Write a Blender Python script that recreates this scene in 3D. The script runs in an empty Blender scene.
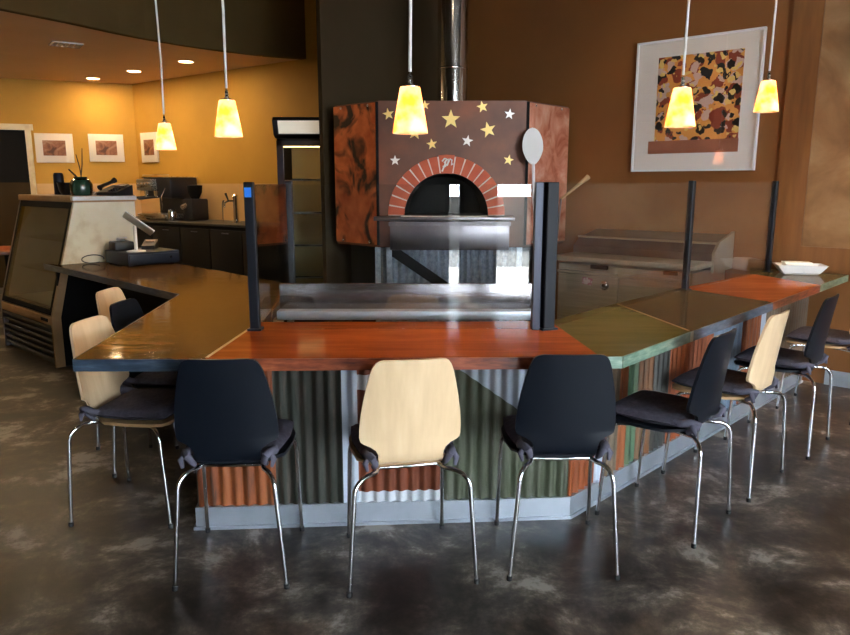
import bpy, bmesh, math, random
from mathutils import Vector, Matrix, Euler
random.seed(7)
C = bpy.context.scene.collection
PI = math.pi
R = math.radians

# ------------------------------------------------------------------ materials
def new_mat(name):
    m = bpy.data.materials.new(name); m.use_nodes = True
    nt = m.node_tree
    return m, nt, nt.nodes['Principled BSDF']

def principled(name, col, rough=.5, metal=0., coat=0., spec=.5, emit=None, estr=0., trans=0.):
    m, nt, b = new_mat(name)
    b.inputs['Base Color'].default_value = (*col, 1)
    b.inputs['Roughness'].default_value = rough
    b.inputs['Metallic'].default_value = metal
    b.inputs['Coat Weight'].default_value = coat
    b.inputs['Coat Roughness'].default_value = .05
    b.inputs['Specular IOR Level'].default_value = spec
    if emit:
        b.inputs['Emission Color'].default_value = (*emit, 1)
        b.inputs['Emission Strength'].default_value = estr
    return m

def noise_mat(name, stops, scale=(1, 1, 1), nscale=4, detail=5, rough=.5, metal=0., coat=0., spec=.5,
              bump=0., bscale=None, rrange=None, distort=0., coatr=.05, nrough=.55):
    """noise driven colour ramp; stops = [(pos, (r,g,b)), ...]"""
    m, nt, b = new_mat(name)
    N, L = nt.nodes, nt.links
    tc = N.new('ShaderNodeTexCoord'); mp = N.new('ShaderNodeMapping')
    mp.inputs['Scale'].default_value = scale
    L.new(tc.outputs['Object'], mp.inputs['Vector'])
    nz = N.new('ShaderNodeTexNoise')
    nz.inputs['Scale'].default_value = nscale; nz.inputs['Detail'].default_value = detail
    nz.inputs['Distortion'].default_value = distort; nz.inputs['Roughness'].default_value = nrough
    L.new(mp.outputs[0], nz.inputs['Vector'])
    cr = N.new('ShaderNodeValToRGB')
    while len(cr.color_ramp.elements) < len(stops): cr.color_ramp.elements.new(.5)
    for e, (p, c) in zip(cr.color_ramp.elements, stops):
        e.position = p; e.color = (*c, 1)
    L.new(nz.outputs['Fac'], cr.inputs['Fac'])
    L.new(cr.outputs['Color'], b.inputs['Base Color'])
    b.inputs['Roughness'].default_value = rough
    b.inputs['Metallic'].default_value = metal
    b.inputs['Coat Weight'].default_value = coat
    b.inputs['Coat Roughness'].default_value = coatr
    b.inputs['Specular IOR Level'].default_value = spec
    if rrange:
        mr = N.new('ShaderNodeMapRange')
        mr.inputs['From Min'].default_value = .3; mr.inputs['From Max'].default_value = .7
        mr.inputs['To Min'].default_value, mr.inputs['To Max'].default_value = rrange
        L.new(nz.outputs['Fac'], mr.inputs['Value']); L.new(mr.outputs[0], b.inputs['Roughness'])
    if bump:
        bp = N.new('ShaderNodeBump'); bp.inputs['Strength'].default_value = bump
        bp.inputs['Distance'].default_value = .02
        if bscale:
            n2 = N.new('ShaderNodeTexNoise'); n2.inputs['Scale'].default_value = bscale
            n2.inputs['Detail'].default_value = 3
            L.new(mp.outputs[0], n2.inputs['Vector']); L.new(n2.outputs['Fac'], bp.inputs['Height'])
        else:
            L.new(nz.outputs['Fac'], bp.inputs['Height'])
        L.new(bp.outputs[0], b.inputs['Normal'])
    return m

def glass_mat(name, tint=(1, 1, 1), boost=1.):
    m = bpy.data.materials.new(name); m.use_nodes = True
    nt = m.node_tree; N, L = nt.nodes, nt.links
    N.clear()
    out = N.new('ShaderNodeOutputMaterial'); mix = N.new('ShaderNodeMixShader')
    tr = N.new('ShaderNodeBsdfTransparent'); tr.inputs[0].default_value = (*tint, 1)
    gl = N.new('ShaderNodeBsdfGlossy'); gl.inputs['Roughness'].default_value = 0.0
    lw = N.new('ShaderNodeLayerWeight'); lw.inputs[0].default_value = .5
    pw = N.new('ShaderNodeMath'); pw.operation = 'POWER'; pw.inputs[1].default_value = 5
    ma = N.new('ShaderNodeMath'); ma.operation = 'MULTIPLY_ADD'
    ma.inputs[1].default_value = .95; ma.inputs[2].default_value = .045 * boost
    L.new(lw.outputs['Facing'], pw.inputs[0]); L.new(pw.outputs[0], ma.inputs[0])
    L.new(ma.outputs[0], mix.inputs[0]); L.new(tr.outputs[0], mix.inputs[1]); L.new(gl.outputs[0], mix.inputs[2])
    L.new(mix.outputs[0], out.inputs[0])
    return m

M = {}
M['floor'] = noise_mat('polished dark concrete', [(.36, (.012, .010, .009)), (.45, (.036, .029, .024)), (.51, (.080, .064, .052)), (.555, (.15, .122, .098)), (.61, (.38, .34, .29))],
                       nscale=2.4, detail=13, rough=.36, rrange=(.28, .46), bump=.05, bscale=9, distort=.25, nrough=.72, spec=.35)
M['ceil'] = noise_mat('dark painted ceiling', [(.3, (.05, .043, .03)), (.7, (.06, .05, .035))], rough=.8)
M['kceil'] = noise_mat('warm plaster ceiling', [(.3, (.74, .49, .27)), (.7, (.78, .53, .30))], nscale=2, rough=.7)
M['bulk'] = noise_mat('olive brown plaster', [(.3, (.095, .058, .019)), (.7, (.11, .068, .023))], nscale=2, rough=.9, spec=.15)
M['yellow'] = noise_mat('yellow ochre plaster', [(.3, (.50, .27, .035)), (.7, (.56, .31, .043))], nscale=2, rough=.7)
M['wains'] = noise_mat('pale peach wall tiles', [(.3, (.60, .37, .16)), (.7, (.66, .42, .19))], nscale=3, rough=.5)
M['brownwall'] = noise_mat('brown plaster', [(.3, (.044, .029, .014)), (.7, (.054, .035, .017))], nscale=2, rough=.9, spec=.15)
M['orangewall'] = noise_mat('burnt orange plaster', [(.3, (.165, .062, .014)), (.7, (.20, .078, .018))], nscale=1.6, rough=.55)
M['tanwall'] = noise_mat('tan plaster', [(.3, (.46, .33, .15)), (.7, (.52, .38, .18))], nscale=2, rough=.7)
M['greywall'] = principled('plain grey plaster', (.10, .09, .08), .8)
M['rustsheet'] = noise_mat('rusted steel sheet', [(.3, (.13, .066, .026)), (.5, (.25, .14, .062)), (.68, (.36, .235, .12))], nscale=2.2, detail=8, rough=.5, metal=.2, distort=.6)
M['rustwood'] = noise_mat('orange brown stained board', [(.3, (.13, .05, .014)), (.7, (.20, .085, .024))], scale=(8, 8, 1), nscale=2.2, rough=.45)
M['glass'] = glass_mat('clear sneeze guard glass', (.97, .985, .98), 1.35)
M['pane'] = glass_mat('window glass', (.97, .98, .98), 1.)
M['caseglass'] = glass_mat('display case glass', (.9, .93, .9), 1.5)
M['blackmetal'] = principled('black painted metal', (.007, .008, .012), .45, 0, 0, .25)
M['greymetal'] = principled('dark grey anodised metal', (.06, .065, .085), .35, .6)
M['chrome'] = principled('chrome', (.75, .75, .76), .12, 1.)
M['steel'] = noise_mat('brushed stainless steel', [(.3, (.42, .40, .37)), (.7, (.55, .53, .50))], scale=(1, 30, 30), nscale=3, rough=.28, metal=1., rrange=(.2, .36))
M['paleSteel'] = noise_mat('satin pale stainless steel', [(.3, (.36, .33, .28)), (.7, (.46, .43, .37))], scale=(1, 30, 30), nscale=3, rough=.33, metal=.55)
M['darksteel'] = noise_mat('dull dark stainless steel', [(.3, (.16, .14, .15)), (.7, (.24, .21, .22))], nscale=3, rough=.33, metal=1.)
M['mirrorsteel'] = noise_mat('scratched smooth stainless steel', [(.3, (.22, .19, .20)), (.7, (.32, .28, .29))], nscale=3, rough=.26, metal=.9, bump=.02)
M['galv'] = noise_mat('galvanised steel', [(.3, (.33, .36, .42)), (.7, (.55, .58, .63))], nscale=30, detail=2, rough=.33, metal=.9)
M['alu'] = noise_mat('satin aluminium kick plate', [(.3, (.40, .44, .50)), (.7, (.50, .54, .60))], nscale=6, rough=.42, metal=.6)
M['pipe'] = noise_mat('polished flue steel', [(.3, (.55, .52, .48)), (.7, (.68, .65, .62))], nscale=3, rough=.12, metal=1., bump=.05)
M['maple'] = noise_mat('maple plywood', [(.3, (.72, .49, .28)), (.55, (.80, .565, .335)), (.75, (.84, .62, .39))], scale=(9, 9, .6), nscale=2.2, detail=4, rough=.35, coat=.15)
M['plyedge'] = noise_mat('plywood edge', [(.3, (.38, .21, .09)), (.7, (.50, .30, .14))], nscale=6, rough=.5)
M['blackply'] = principled('black lacquered plywood', (.0045, .0065, .011), .45, 0, 0, .25)
M['cushion'] = noise_mat('charcoal plum seat fabric', [(.3, (.058, .051, .068)), (.7, (.092, .082, .105))], nscale=60, detail=3, rough=.95, bump=.15, spec=.2)
M['tie'] = principled('lilac grey cushion tie', (.10, .092, .125), .9)
M['rubber'] = principled('black rubber', (.01, .01, .01), .7)
M['dark'] = principled('matt black', (.006, .006, .007), .7, 0, 0, .15)
M['blackcab'] = principled('black laminate', (.007, .007, .008), .55, 0, 0, .2)
M['plastic'] = principled('black plastic', (.014, .014, .018), .4)
M['navyplastic'] = principled('dark navy plastic', (.010, .014, .026), .45, 0, 0, .3)
M['white'] = principled('white ceramic', (.80, .80, .80), .25, 0, .2)
M['paper'] = principled('white paper', (.82, .80, .76), .8)
M['whitemetal'] = principled('white enamel', (.75, .75, .74), .3)
M['cream'] = noise_mat('cream enamel side', [(.36, (.60, .46, .27)), (.47, (.76, .67, .48)), (.6, (.80, .73, .56))], nscale=2.6, rough=.3, coat=.2)
M['casein'] = principled('tan case lining', (.62, .48, .26), .5)
M['mat'] = principled('off white picture mat', (.78, .72, .66), .7)
M['bulb'] = principled('lit bulb', (1, .8, .5), .5, emit=(1, .62, .25), estr=60)
M['downlight'] = principled('lit recessed lamp', (1, .9, .7), .5, emit=(1, .72, .38), estr=14)
M['redtable'] = noise_mat('red brown wood', [(.3, (.20, .05, .02)), (.7, (.30, .09, .03))], scale=(1, 6, 6), nscale=3, rough=.3)
M['gold'] = principled('gold leaf', (.92, .66, .22), .42, .3)
M['silverleaf'] = principled('silver leaf', (.82, .80, .76), .42, .3)
M['green'] = noise_mat('dark green glaze', [(.3, (.012, .035, .022)), (.7, (.025, .06, .035))], nscale=5, rough=.2, coat=.5)
M['twig'] = principled('dark twig', (.035, .022, .012), .8)
M['bluetape'] = principled('blue tape', (.02, .20, .75), .6)
M['sticker'] = noise_mat('pink white sticker', [(.45, (.62, .55, .60)), (.55, (.42, .18, .26))], nscale=40, detail=1, rough=.5)
M['brick'] = noise_mat('red arch brick', [(.3, (.50, .075, .022)), (.7, (.60, .11, .035))], nscale=9, rough=.6)
M['mortar'] = principled('white mortar', (.78, .68, .60), .8)
M['ovenfront'] = noise_mat('brown patinated copper', [(.28, (.07, .034, .023)), (.5, (.12, .05, .030)), (.72, (.20, .066, .032))], nscale=2.4, detail=6, rough=.42, metal=.45)
M['chamber'] = noise_mat('sooty firebrick', [(.3, (.012, .011, .010)), (.7, (.03, .026, .022))], nscale=6, rough=.9)
M['lightbox'] = principled('lit white header sign', (.7, .66, .58), .5, emit=(1, .85, .62), estr=.25)
M['road'] = noise_mat('asphalt outside', [(.3, (.09, .09, .09)), (.7, (.12, .12, .12))], nscale=3, rough=.9)

# burnt copper with dark curling scorch marks
def burnt_copper():
    m, nt, b = new_mat('scorched copper sheet'); N, L = nt.nodes, nt.links
    tc = N.new('ShaderNodeTexCoord')
    n1 = N.new('ShaderNodeTexNoise'); n1.inputs['Scale'].default_value = 4.2; n1.inputs['Detail'].default_value = 3; n1.inputs['Distortion'].default_value = .9
    n2 = N.new('ShaderNodeTexNoise'); n2.inputs['Scale'].default_value = 9; n2.inputs['Detail'].default_value = 5
    L.new(tc.outputs['Object'], n1.inputs['Vector']); L.new(tc.outputs['Object'], n2.inputs['Vector'])
    c1 = N.new('ShaderNodeValToRGB')
    c1.color_ramp.elements[0].position = .48; c1.color_ramp.elements[0].color = (0, 0, 0, 1)
    c1.color_ramp.elements[1].position = .62; c1.color_ramp.elements[1].color = (1, 1, 1, 1)
    L.new(n1.outputs['Fac'], c1.inputs[0])
    c2 = N.new('ShaderNodeValToRGB')
    c2.color_ramp.elements[0].position = .3; c2.color_ramp.elements[0].color = (.46, .10, .03, 1)
    c2.color_ramp.elements[1].position = .7; c2.color_ramp.elements[1].color = (.74, .22, .075, 1)
    L.new(n2.outputs['Fac'], c2.inputs[0])
    mx = N.new('ShaderNodeMix'); mx.data_type = 'RGBA'
    L.new(c1.outputs['Color'], mx.inputs['Factor']); L.new(c2.outputs['Color'], mx.inputs['A'])
    mx.inputs['B'].default_value = (.035, .018, .012, 1)
    L.new(mx.outputs['Result'], b.inputs['Base Color'])
    b.inputs['Metallic'].default_value = .55; b.inputs['Roughness'].default_value = .42
    bp = N.new('ShaderNodeBump'); bp.inputs['Strength'].default_value = .15; bp.inputs['Distance'].default_value = .02
    L.new(n1.outputs['Fac'], bp.inputs['Height']); L.new(bp.outputs[0], b.inputs['Normal'])
    return m
M['burnt'] = burnt_copper()
M['hammered'] = noise_mat('crinkled bright copper sheet', [(.3, (.42, .12, .06)), (.5, (.72, .30, .19)), (.7, (.88, .50, .36))], nscale=5, detail=4, rough=.26, metal=.4, bump=1.0, bscale=5, distort=1.2, )

# counter sections: glossy epoxied timber
def wood_top(name, c0, c1, rot=0., nscale=2.0):
    m, nt, b = new_mat(name); N, L = nt.nodes, nt.links
    tc = N.new('ShaderNodeTexCoord'); mp = N.new('ShaderNodeMapping')
    mp.inputs['Rotation'].default_value = (0, 0, rot); mp.inputs['Scale'].default_value = (1.1, 9, 4)
    L.new(tc.outputs['Object'], mp.inputs['Vector'])
    n1 = N.new('ShaderNodeTexNoise'); n1.inputs['Scale'].default_value = nscale; n1.inputs['Detail'].default_value = 7; n1.inputs['Distortion'].default_value = .8
    L.new(mp.outputs[0], n1.inputs['Vector'])
    n2 = N.new('ShaderNodeTexNoise'); n2.inputs['Scale'].default_value = 1.7; n2.inputs['Detail'].default_value = 3
    L.new(tc.outputs['Object'], n2.inputs['Vector'])
    ad = N.new('ShaderNodeMath'); ad.operation = 'ADD'
    ml = N.new('ShaderNodeMath'); ml.operation = 'MULTIPLY'; ml.inputs[1].default_value = .55
    L.new(n2.outputs['Fac'], ml.inputs[0])
    m3 = N.new('ShaderNodeMath'); m3.operation = 'MULTIPLY'; m3.inputs[1].default_value = .5
    L.new(n1.outputs['Fac'], m3.inputs[0]); L.new(ml.outputs[0], ad.inputs[0]); L.new(m3.outputs[0], ad.inputs[1])
    cr = N.new('ShaderNodeValToRGB')
    cr.color_ramp.elements[0].position = .36; cr.color_ramp.elements[0].color = (*c0, 1)
    cr.color_ramp.elements[1].position = .68; cr.color_ramp.elements[1].color = (*c1, 1)
    L.new(ad.outputs[0], cr.inputs[0]); L.new(cr.outputs['Color'], b.inputs['Base Color'])
    b.inputs['Roughness'].default_value = .4; b.inputs['Specular IOR Level'].default_value = .0
    b.inputs['Coat Weight'].default_value = .45; b.inputs['Coat Roughness'].default_value = .085
    bp = N.new('ShaderNodeBump'); bp.inputs['Strength'].default_value = .06; bp.inputs['Distance'].default_value = .01
    n4 = N.new('ShaderNodeTexNoise'); n4.inputs['Scale'].default_value = 14; n4.inputs['Detail'].default_value = 2
    L.new(tc.outputs['Object'], n4.inputs['Vector']); L.new(n4.outputs['Fac'], bp.inputs['Height'])
    L.new(bp.outputs[0], b.inputs['Coat Normal'])
    return m
M['top_dark'] = wood_top('dark amber epoxied wood', (.045, .024, .010), (.13, .065, .022), R(90))
M['top_red'] = wood_top('orange red epoxied wood', (.18, .036, .009), (.38, .088, .021), 0)
M['top_olive'] = wood_top('olive green epoxied wood', (.075, .066, .018), (.14, .115, .038), R(-20))
M['top_brown'] = wood_top('smoky brown epoxied wood', (.045, .032, .018), (.11, .072, .036), R(45))
M['top_rust'] = wood_top('rust red epoxied wood', (.26, .058, .014), (.42, .12, .035), R(45))
M['top_moss'] = wood_top('mossy brown epoxied wood', (.07, .055, .025), (.14, .11, .055), R(45))
def edge(name, a, b_, c): return noise_mat(name, [(.3, a), (.5, b_), (.72, c)], scale=(6, 6, 30), nscale=2, detail=5, rough=.4, coat=.3)
M['edge_blue'] = edge('blue black painted edge', (.02, .03, .05), (.035, .055, .085), (.08, .11, .15))
M['edge_red'] = edge('dark red painted edge', (.09, .015, .008), (.22, .045, .015), (.36, .10, .04))
M['edge_green'] = edge('pale sea green painted edge', (.09, .15, .10), (.16, .25, .18), (.36, .42, .30))
M['edge_slate'] = edge('slate blue painted edge', (.05, .07, .10), (.09, .12, .16), (.18, .20, .24))
M['edge_cream'] = principled('cream filler', (.55, .48, .36), .5)
M['inlay'] = principled('golden seam strip', (.28, .13, .035), .3, 0, .8)

def corr(name, cols, scale=16, metal=.25, rough=.45):
    st = [(.28 + .44 * i / max(1, len(cols) - 1), c) for i, c in enumerate(cols)]
    return noise_mat(name, st, scale=(1, 1, .14), nscale=scale, detail=6, rough=rough, metal=metal, nrough=.68, distort=.3)
M['c_rust'] = corr('rust orange corrugated', [(.06, .03, .02), (.22, .058, .018), (.34, .095, .028), (.24, .11, .055)])
M['c_smoke'] = corr('weathered brown grey corrugated', [(.016, .015, .014), (.05, .042, .032), (.035, .040, .030), (.085, .066, .05), (.13, .12, .105)])
M['c_pale'] = corr('pale blue white corrugated', [(.42, .47, .56), (.58, .62, .68)])
M['c_orange'] = corr('orange corrugated', [(.14, .05, .022), (.30, .07, .018), (.40, .10, .028)])
M['c_brown'] = corr('brown corrugated', [(.12, .065, .035), (.19, .13, .085), (.10, .09, .06)])
M['c_greenstripe'] = corr('green corrugated', [(.05, .11, .06), (.10, .18, .10), (.13, .12, .07)])
M['c_tan'] = corr('tan orange streaked corrugated', [(.08, .07, .045), (.22, .085, .03), (.15, .12, .08)])
M['c_slate'] = corr('dark slate corrugated', [(.03, .035, .035), (.075, .07, .06)])
M['c_blue'] = corr('blue grey corrugated', [(.10, .14, .20), (.20, .26, .34)])

def banded(name, base, band, rngs):
    """painted sheet with level bands of another paint (z ranges)"""
    m = corr(name, base); nt = m.node_tree; N, L = nt.nodes, nt.links
    b = N['Principled BSDF']; src = b.inputs['Base Color'].links[0].from_socket
    g = N.new('ShaderNodeTexCoord'); sx = N.new('ShaderNodeSeparateXYZ'); L.new(g.outputs['Object'], sx.inputs[0])
    prev = None
    for a, z in rngs:
        c = N.new('ShaderNodeMath'); c.operation = 'COMPARE'; c.inputs[1].default_value = (a + z) / 2; c.inputs[2].default_value = (z - a) / 2
        L.new(sx.outputs['Z'], c.inputs[0])
        if prev:
            mx = N.new('ShaderNodeMath'); mx.operation = 'MAXIMUM'
            L.new(prev, mx.inputs[0]); L.new(c.outputs[0], mx.inputs[1]); prev = mx.outputs[0]
        else: prev = c.outputs[0]
    mix = N.new('ShaderNodeMix'); mix.data_type = 'RGBA'
    L.new(prev, mix.inputs['Factor']); L.new(src, mix.inputs['A']); mix.inputs['B'].default_value = (*band, 1)
    L.new(mix.outputs['Result'], b.inputs['Base Color'])
    return m
M['c_redband'] = banded('red corrugated with white bands', [(.13, .032, .014), (.25, .065, .028)], (.62, .64, .68), [(.0, .145), (.60, .665)])

def diagonal():
    m = corr('green and silver corrugated', [(.030, .040, .020), (.075, .085, .050), (.12, .125, .09), (.27, .27, .24)]); nt = m.node_tree; N, L = nt.nodes, nt.links
    b = N['Principled BSDF']; src = b.inputs['Base Color'].links[0].from_socket
    g = N.new('ShaderNodeTexCoord'); sx = N.new('ShaderNodeSeparateXYZ'); L.new(g.outputs['Object'], sx.inputs[0])
    # painted line falling to the right: z + .72*(x - .14) > .775
    a = N.new('ShaderNodeMath'); a.operation = 'MULTIPLY_ADD'; a.inputs[1].default_value = .72; a.inputs[2].default_value = -.0864
    L.new(sx.outputs['X'], a.inputs[0])
    s = N.new('ShaderNodeMath'); s.operation = 'ADD'; L.new(a.outputs[0], s.inputs[0]); L.new(sx.outputs['Z'], s.inputs[1])
    c = N.new('ShaderNodeMath'); c.operation = 'GREATER_THAN'; c.inputs[1].default_value = .70; L.new(s.outputs[0], c.inputs[0])
    n = N.new('ShaderNodeTexNoise'); n.inputs['Scale'].default_value = 12; n.inputs['Detail'].default_value = 2
    mp = N.new('ShaderNodeMapping'); mp.inputs['Scale'].default_value = (1, 1, .1); L.new(g.outputs['Object'], mp.inputs[0]); L.new(mp.outputs[0], n.inputs['Vector'])
    cr = N.new('ShaderNodeValToRGB'); cr.color_ramp.elements[0].position = .35; cr.color_ramp.elements[0].color = (.30, .34, .42, 1)
    cr.color_ramp.elements[1].position = .7; cr.color_ramp.elements[1].color = (.56, .60, .66, 1); L.new(n.outputs['Fac'], cr.inputs[0])
    mix = N.new('ShaderNodeMix'); mix.data_type = 'RGBA'
    L.new(c.outputs[0], mix.inputs['Factor']); L.new(src, mix.inputs['A']); L.new(cr.outputs['Color'], mix.inputs['B'])
    L.new(mix.outputs['Result'], b.inputs['Base Color'])
    return m
M['c_diag'] = diagonal()

def shade_mat():
    m = bpy.data.materials.new('lit amber glass shade'); m.use_nodes = True
    nt = m.node_tree; N, L = nt.nodes, nt.links; N.clear()
    out = N.new('ShaderNodeOutputMaterial')
    tc = N.new('ShaderNodeTexCoord'); nz = N.new('ShaderNodeTexNoise'); nz.inputs['Scale'].default_value = 11; nz.inputs['Detail'].default_value = 4
    L.new(tc.outputs['Object'], nz.inputs['Vector'])
    cr = N.new('ShaderNodeValToRGB')
    cr.color_ramp.elements[0].position = .35; cr.color_ramp.elements[0].color = (.95, .36, .07, 1)
    cr.color_ramp.elements[1].position = .62; cr.color_ramp.elements[1].color = (1, .80, .52, 1)
    L.new(nz.outputs['Fac'], cr.inputs[0])
    tl = N.new('ShaderNodeBsdfTranslucent'); L.new(cr.outputs[0], tl.inputs['Color'])
    em = N.new('ShaderNodeEmission'); L.new(cr.outputs[0], em.inputs['Color']); em.inputs['Strength'].default_value = .55
    ad = N.new('ShaderNodeAddShader'); L.new(tl.outputs[0], ad.inputs[0]); L.new(em.outputs[0], ad.inputs[1])
    L.new(ad.outputs[0], out.inputs[0])
    return m
M['shade'] = shade_mat()

def print_mat(name, blobs=True, seed=0., scale=9.):
    """generic abstract print: overlapping dabs of colour"""
    m, nt, b = new_mat(name); N, L = nt.nodes, nt.links
    tc = N.new('ShaderNodeTexCoord'); mp = N.new('ShaderNodeMapping'); mp.inputs['Location'].default_value = (seed, 0, seed)
    L.new(tc.outputs['Object'], mp.inputs[0])
    nz = N.new('ShaderNodeTexNoise'); nz.inputs['Scale'].default_value = 16; nz.inputs['Detail'].default_value = 2
    L.new(mp.outputs[0], nz.inputs['Vector'])
    dv = N.new('ShaderNodeVectorMath'); dv.operation = 'MULTIPLY_ADD'; dv.inputs[1].default_value = (.09, .09, .09)
    L.new(nz.outputs['Color'], dv.inputs[0]); L.new(mp.outputs[0], dv.inputs[2])
    col = None
    base = N.new('ShaderNodeRGB'); base.outputs[0].default_value = (.75, .33, .07, 1); col = base.outputs[0]
    layers = [(1.0, (.30, .055, .025), .43, 3.1), (1.15, (.62, .42, .36), .40, 7.7), (1.25, (.025, .025, .028), .41, 1.3), (1.6, (.78, .55, .16), .30, 9.2)]
    for k, c, th, off in layers:
        v = N.new('ShaderNodeTexVoronoi'); v.inputs['Scale'].default_value = scale * k
        mo = N.new('ShaderNodeVectorMath'); mo.operation = 'ADD'; mo.inputs[1].default_value = (off, off * .7, off * 1.3)
        L.new(dv.outputs[0], mo.inputs[0]); L.new(mo.outputs[0], v.inputs['Vector'])
        lt = N.new('ShaderNodeMath'); lt.operation = 'LESS_THAN'; lt.inputs[1].default_value = th; L.new(v.outputs['Distance'], lt.inputs[0])
        mx = N.new('ShaderNodeMix'); mx.data_type = 'RGBA'
        L.new(lt.outputs[0], mx.inputs['Factor']); L.new(col, mx.inputs['A']); mx.inputs['B'].default_value = (*c, 1); col = mx.outputs['Result']
    L.new(col, b.inputs['Base Color']); b.inputs['Roughness'].default_value = .6
    return m
M['print'] = print_mat('abstract dabs print')
M['smallprint'] = noise_mat('brown abstract print', [(.35, (.10, .035, .02)), (.5, (.30, .12, .06)), (.68, (.46, .30, .20))], nscale=7, detail=6, rough=.5, distort=1)
M['picglass'] = glass_mat('picture glass', (1, 1, 1), 1.)
M['brownstrip'] = noise_mat('red brown print strip', [(.3, (.30, .10, .055)), (.7, (.38, .14, .08))], nscale=5, rough=.6)

# ------------------------------------------------------------------ mesh helpers
class MB:
    def __init__(self): self.bm = bmesh.new()
    def _xf(self, geom, mat):
        bmesh.ops.transform(self.bm, matrix=mat, verts=geom)
    def box(self, c, s, rot=(0, 0, 0), bevel=0., seg=2):
        bm2 = bmesh.new(); bmesh.ops.create_cube(bm2, size=1)
        bmesh.ops.scale(bm2, vec=s, verts=bm2.verts)
        if bevel: bmesh.ops.bevel(bm2, geom=bm2.edges[:], offset=bevel, segments=seg, affect='EDGES', profile=.5)
        bmesh.ops.transform(bm2, matrix=Matrix.Translation(c) @ Euler(rot).to_matrix().to_4x4(), verts=bm2.verts)
        self._merge(bm2); return self
    def _merge(self, bm2):
        me = bpy.data.meshes.new('tmp'); bm2.to_mesh(me); bm2.free(); self.bm.from_mesh(me); bpy.data.meshes.remove(me)
    def tube(self, pts, r, n=10, caps=True, radii=None):
        pts = [Vector(p) for p in pts]; rings = []
        prev = None
        for i, p in enumerate(pts):
            if i == 0: t = pts[1] - p
            elif i == len(pts) - 1: t = p - pts[i - 1]
            else: t = (pts[i + 1] - p).normalized() + (p - pts[i - 1]).normalized()
            t.normalize()
            if prev is None:
                a = Vector((0, 0, 1)) if abs(t.z) < .9 else Vector((1, 0, 0))
                u = t.cross(a).normalized()
            else:
                u = (prev - t * prev.dot(t)).normalized()
            prev = u; v = t.cross(u); rr = radii[i] if radii else r
            rings.append([self.bm.verts.new(p + (u * math.cos(2 * PI * k / n) + v * math.sin(2 * PI * k / n)) * rr) for k in range(n)])
        for a, b in zip(rings, rings[1:]):
            for k in range(n):
                self.bm.faces.new((a[k], a[(k + 1) % n], b[(k + 1) % n], b[k]))
        if caps:
            self.bm.faces.new(list(reversed(rings[0]))); self.bm.faces.new(rings[-1])
        return self
    def lathe(self, prof, c=(0, 0, 0), n=24, rot=(0, 0, 0)):
        bm2 = bmesh.new(); rings = []
        for r, z in prof:
            if r < 1e-6: rings.append([bm2.verts.new((0, 0, z))])
            else: rings.append([bm2.verts.new((r * math.cos(2 * PI * k / n), r * math.sin(2 * PI * k / n), z)) for k in range(n)])
        for a, b in zip(rings, rings[1:]):
            for k in range(n):
                k2 = (k + 1) % n
                if len(a) == 1 and len(b) == 1: continue
                if len(a) == 1: bm2.faces.new((a[0], b[k2], b[k]))
                elif len(b) == 1: bm2.faces.new((a[k], a[k2], b[0]))
                else: bm2.faces.new((a[k], a[k2], b[k2], b[k]))
        bmesh.ops.transform(bm2, matrix=Matrix.Translation(c) @ Euler(rot).to_matrix().to_4x4(), verts=bm2.verts)
        self._merge(bm2); return self
    def prism(self, poly, z0, z1, bevel=0.):
        bm2 = bmesh.new()
        a = [bm2.verts.new((x, y, z0)) for x, y in poly]; b = [bm2.verts.new((x, y, z1)) for x, y in poly]
        n = len(poly)
        bm2.faces.new(list(reversed(a))); bm2.faces.new(b)
        for i in range(n): bm2.faces.new((a[i], a[(i + 1) % n], b[(i + 1) % n], b[i]))
        bmesh.ops.recalc_face_normals(bm2, faces=bm2.faces[:])
        if bevel: bmesh.ops.bevel(bm2, geom=bm2.edges[:], offset=bevel, segments=2, affect='EDGES')
        self._merge(bm2); return self
    def hexa(self, p):
        """8 corners: bottom ring 0-3, top ring 4-7"""
        bm2 = bmesh.new(); v = [bm2.verts.new(q) for q in p]
        for f in ((3, 2, 1, 0), (4, 5, 6, 7), (0, 1, 5, 4), (1, 2, 6, 5), (2, 3, 7, 6), (3, 0, 4, 7)): bm2.faces.new([v[i] for i in f])
        bmesh.ops.recalc_face_normals(bm2, faces=bm2.faces[:])
        self._merge(bm2); return self
    def slabface(self, poly, off):
        """3D polygon extruded by the vector off"""
        bm2 = bmesh.new(); off = Vector(off)
        a = [bm2.verts.new(Vector(q)) for q in poly]; b = [bm2.verts.new(Vector(q) + off) for q in poly]; n = len(poly)
        bm2.faces.new(list(reversed(a))); bm2.faces.new(b)
        for i in range(n): bm2.faces.new((a[i], a[(i + 1) % n], b[(i + 1) % n], b[i]))
        bmesh.ops.recalc_face_normals(bm2, faces=bm2.faces[:])
        self._merge(bm2); return self
    def grid(self, fn, nu, nv):
        g = [[self.bm.verts.new(fn(i / nu, j / nv)) for i in range(nu + 1)] for j in range(nv + 1)]
        for j in range(nv):
            for i in range(nu): self.bm.faces.new((g[j][i], g[j][i + 1], g[j + 1][i + 1], g[j + 1][i]))
        return g

ROOTM = {}
def part(name, mb, mat, parent=None, world=False, angle=35, smooth=True):
    me = bpy.data.meshes.new(name)
    bmesh.ops.recalc_face_normals(mb.bm, faces=mb.bm.faces[:])
    if parent is not None and world:
        p = parent
        mt = ROOTM[p.name]
        bmesh.ops.transform(mb.bm, matrix=mt.inverted(), verts=mb.bm.verts)
    mb.bm.to_mesh(me); mb.bm.free()
    o = bpy.data.objects.new(name, me); C.objects.link(o)
    for m in (mat if isinstance(mat, (list, tuple)) else [mat]): me.materials.append(m)
    if smooth:
        me.polygons.foreach_set('use_smooth', [True] * len(me.polygons))
        me.set_sharp_from_angle(angle=R(angle))
    if parent is not None:
        o.parent = parent
        ROOTM[o.name] = ROOTM[parent.name]
    return o

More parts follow.
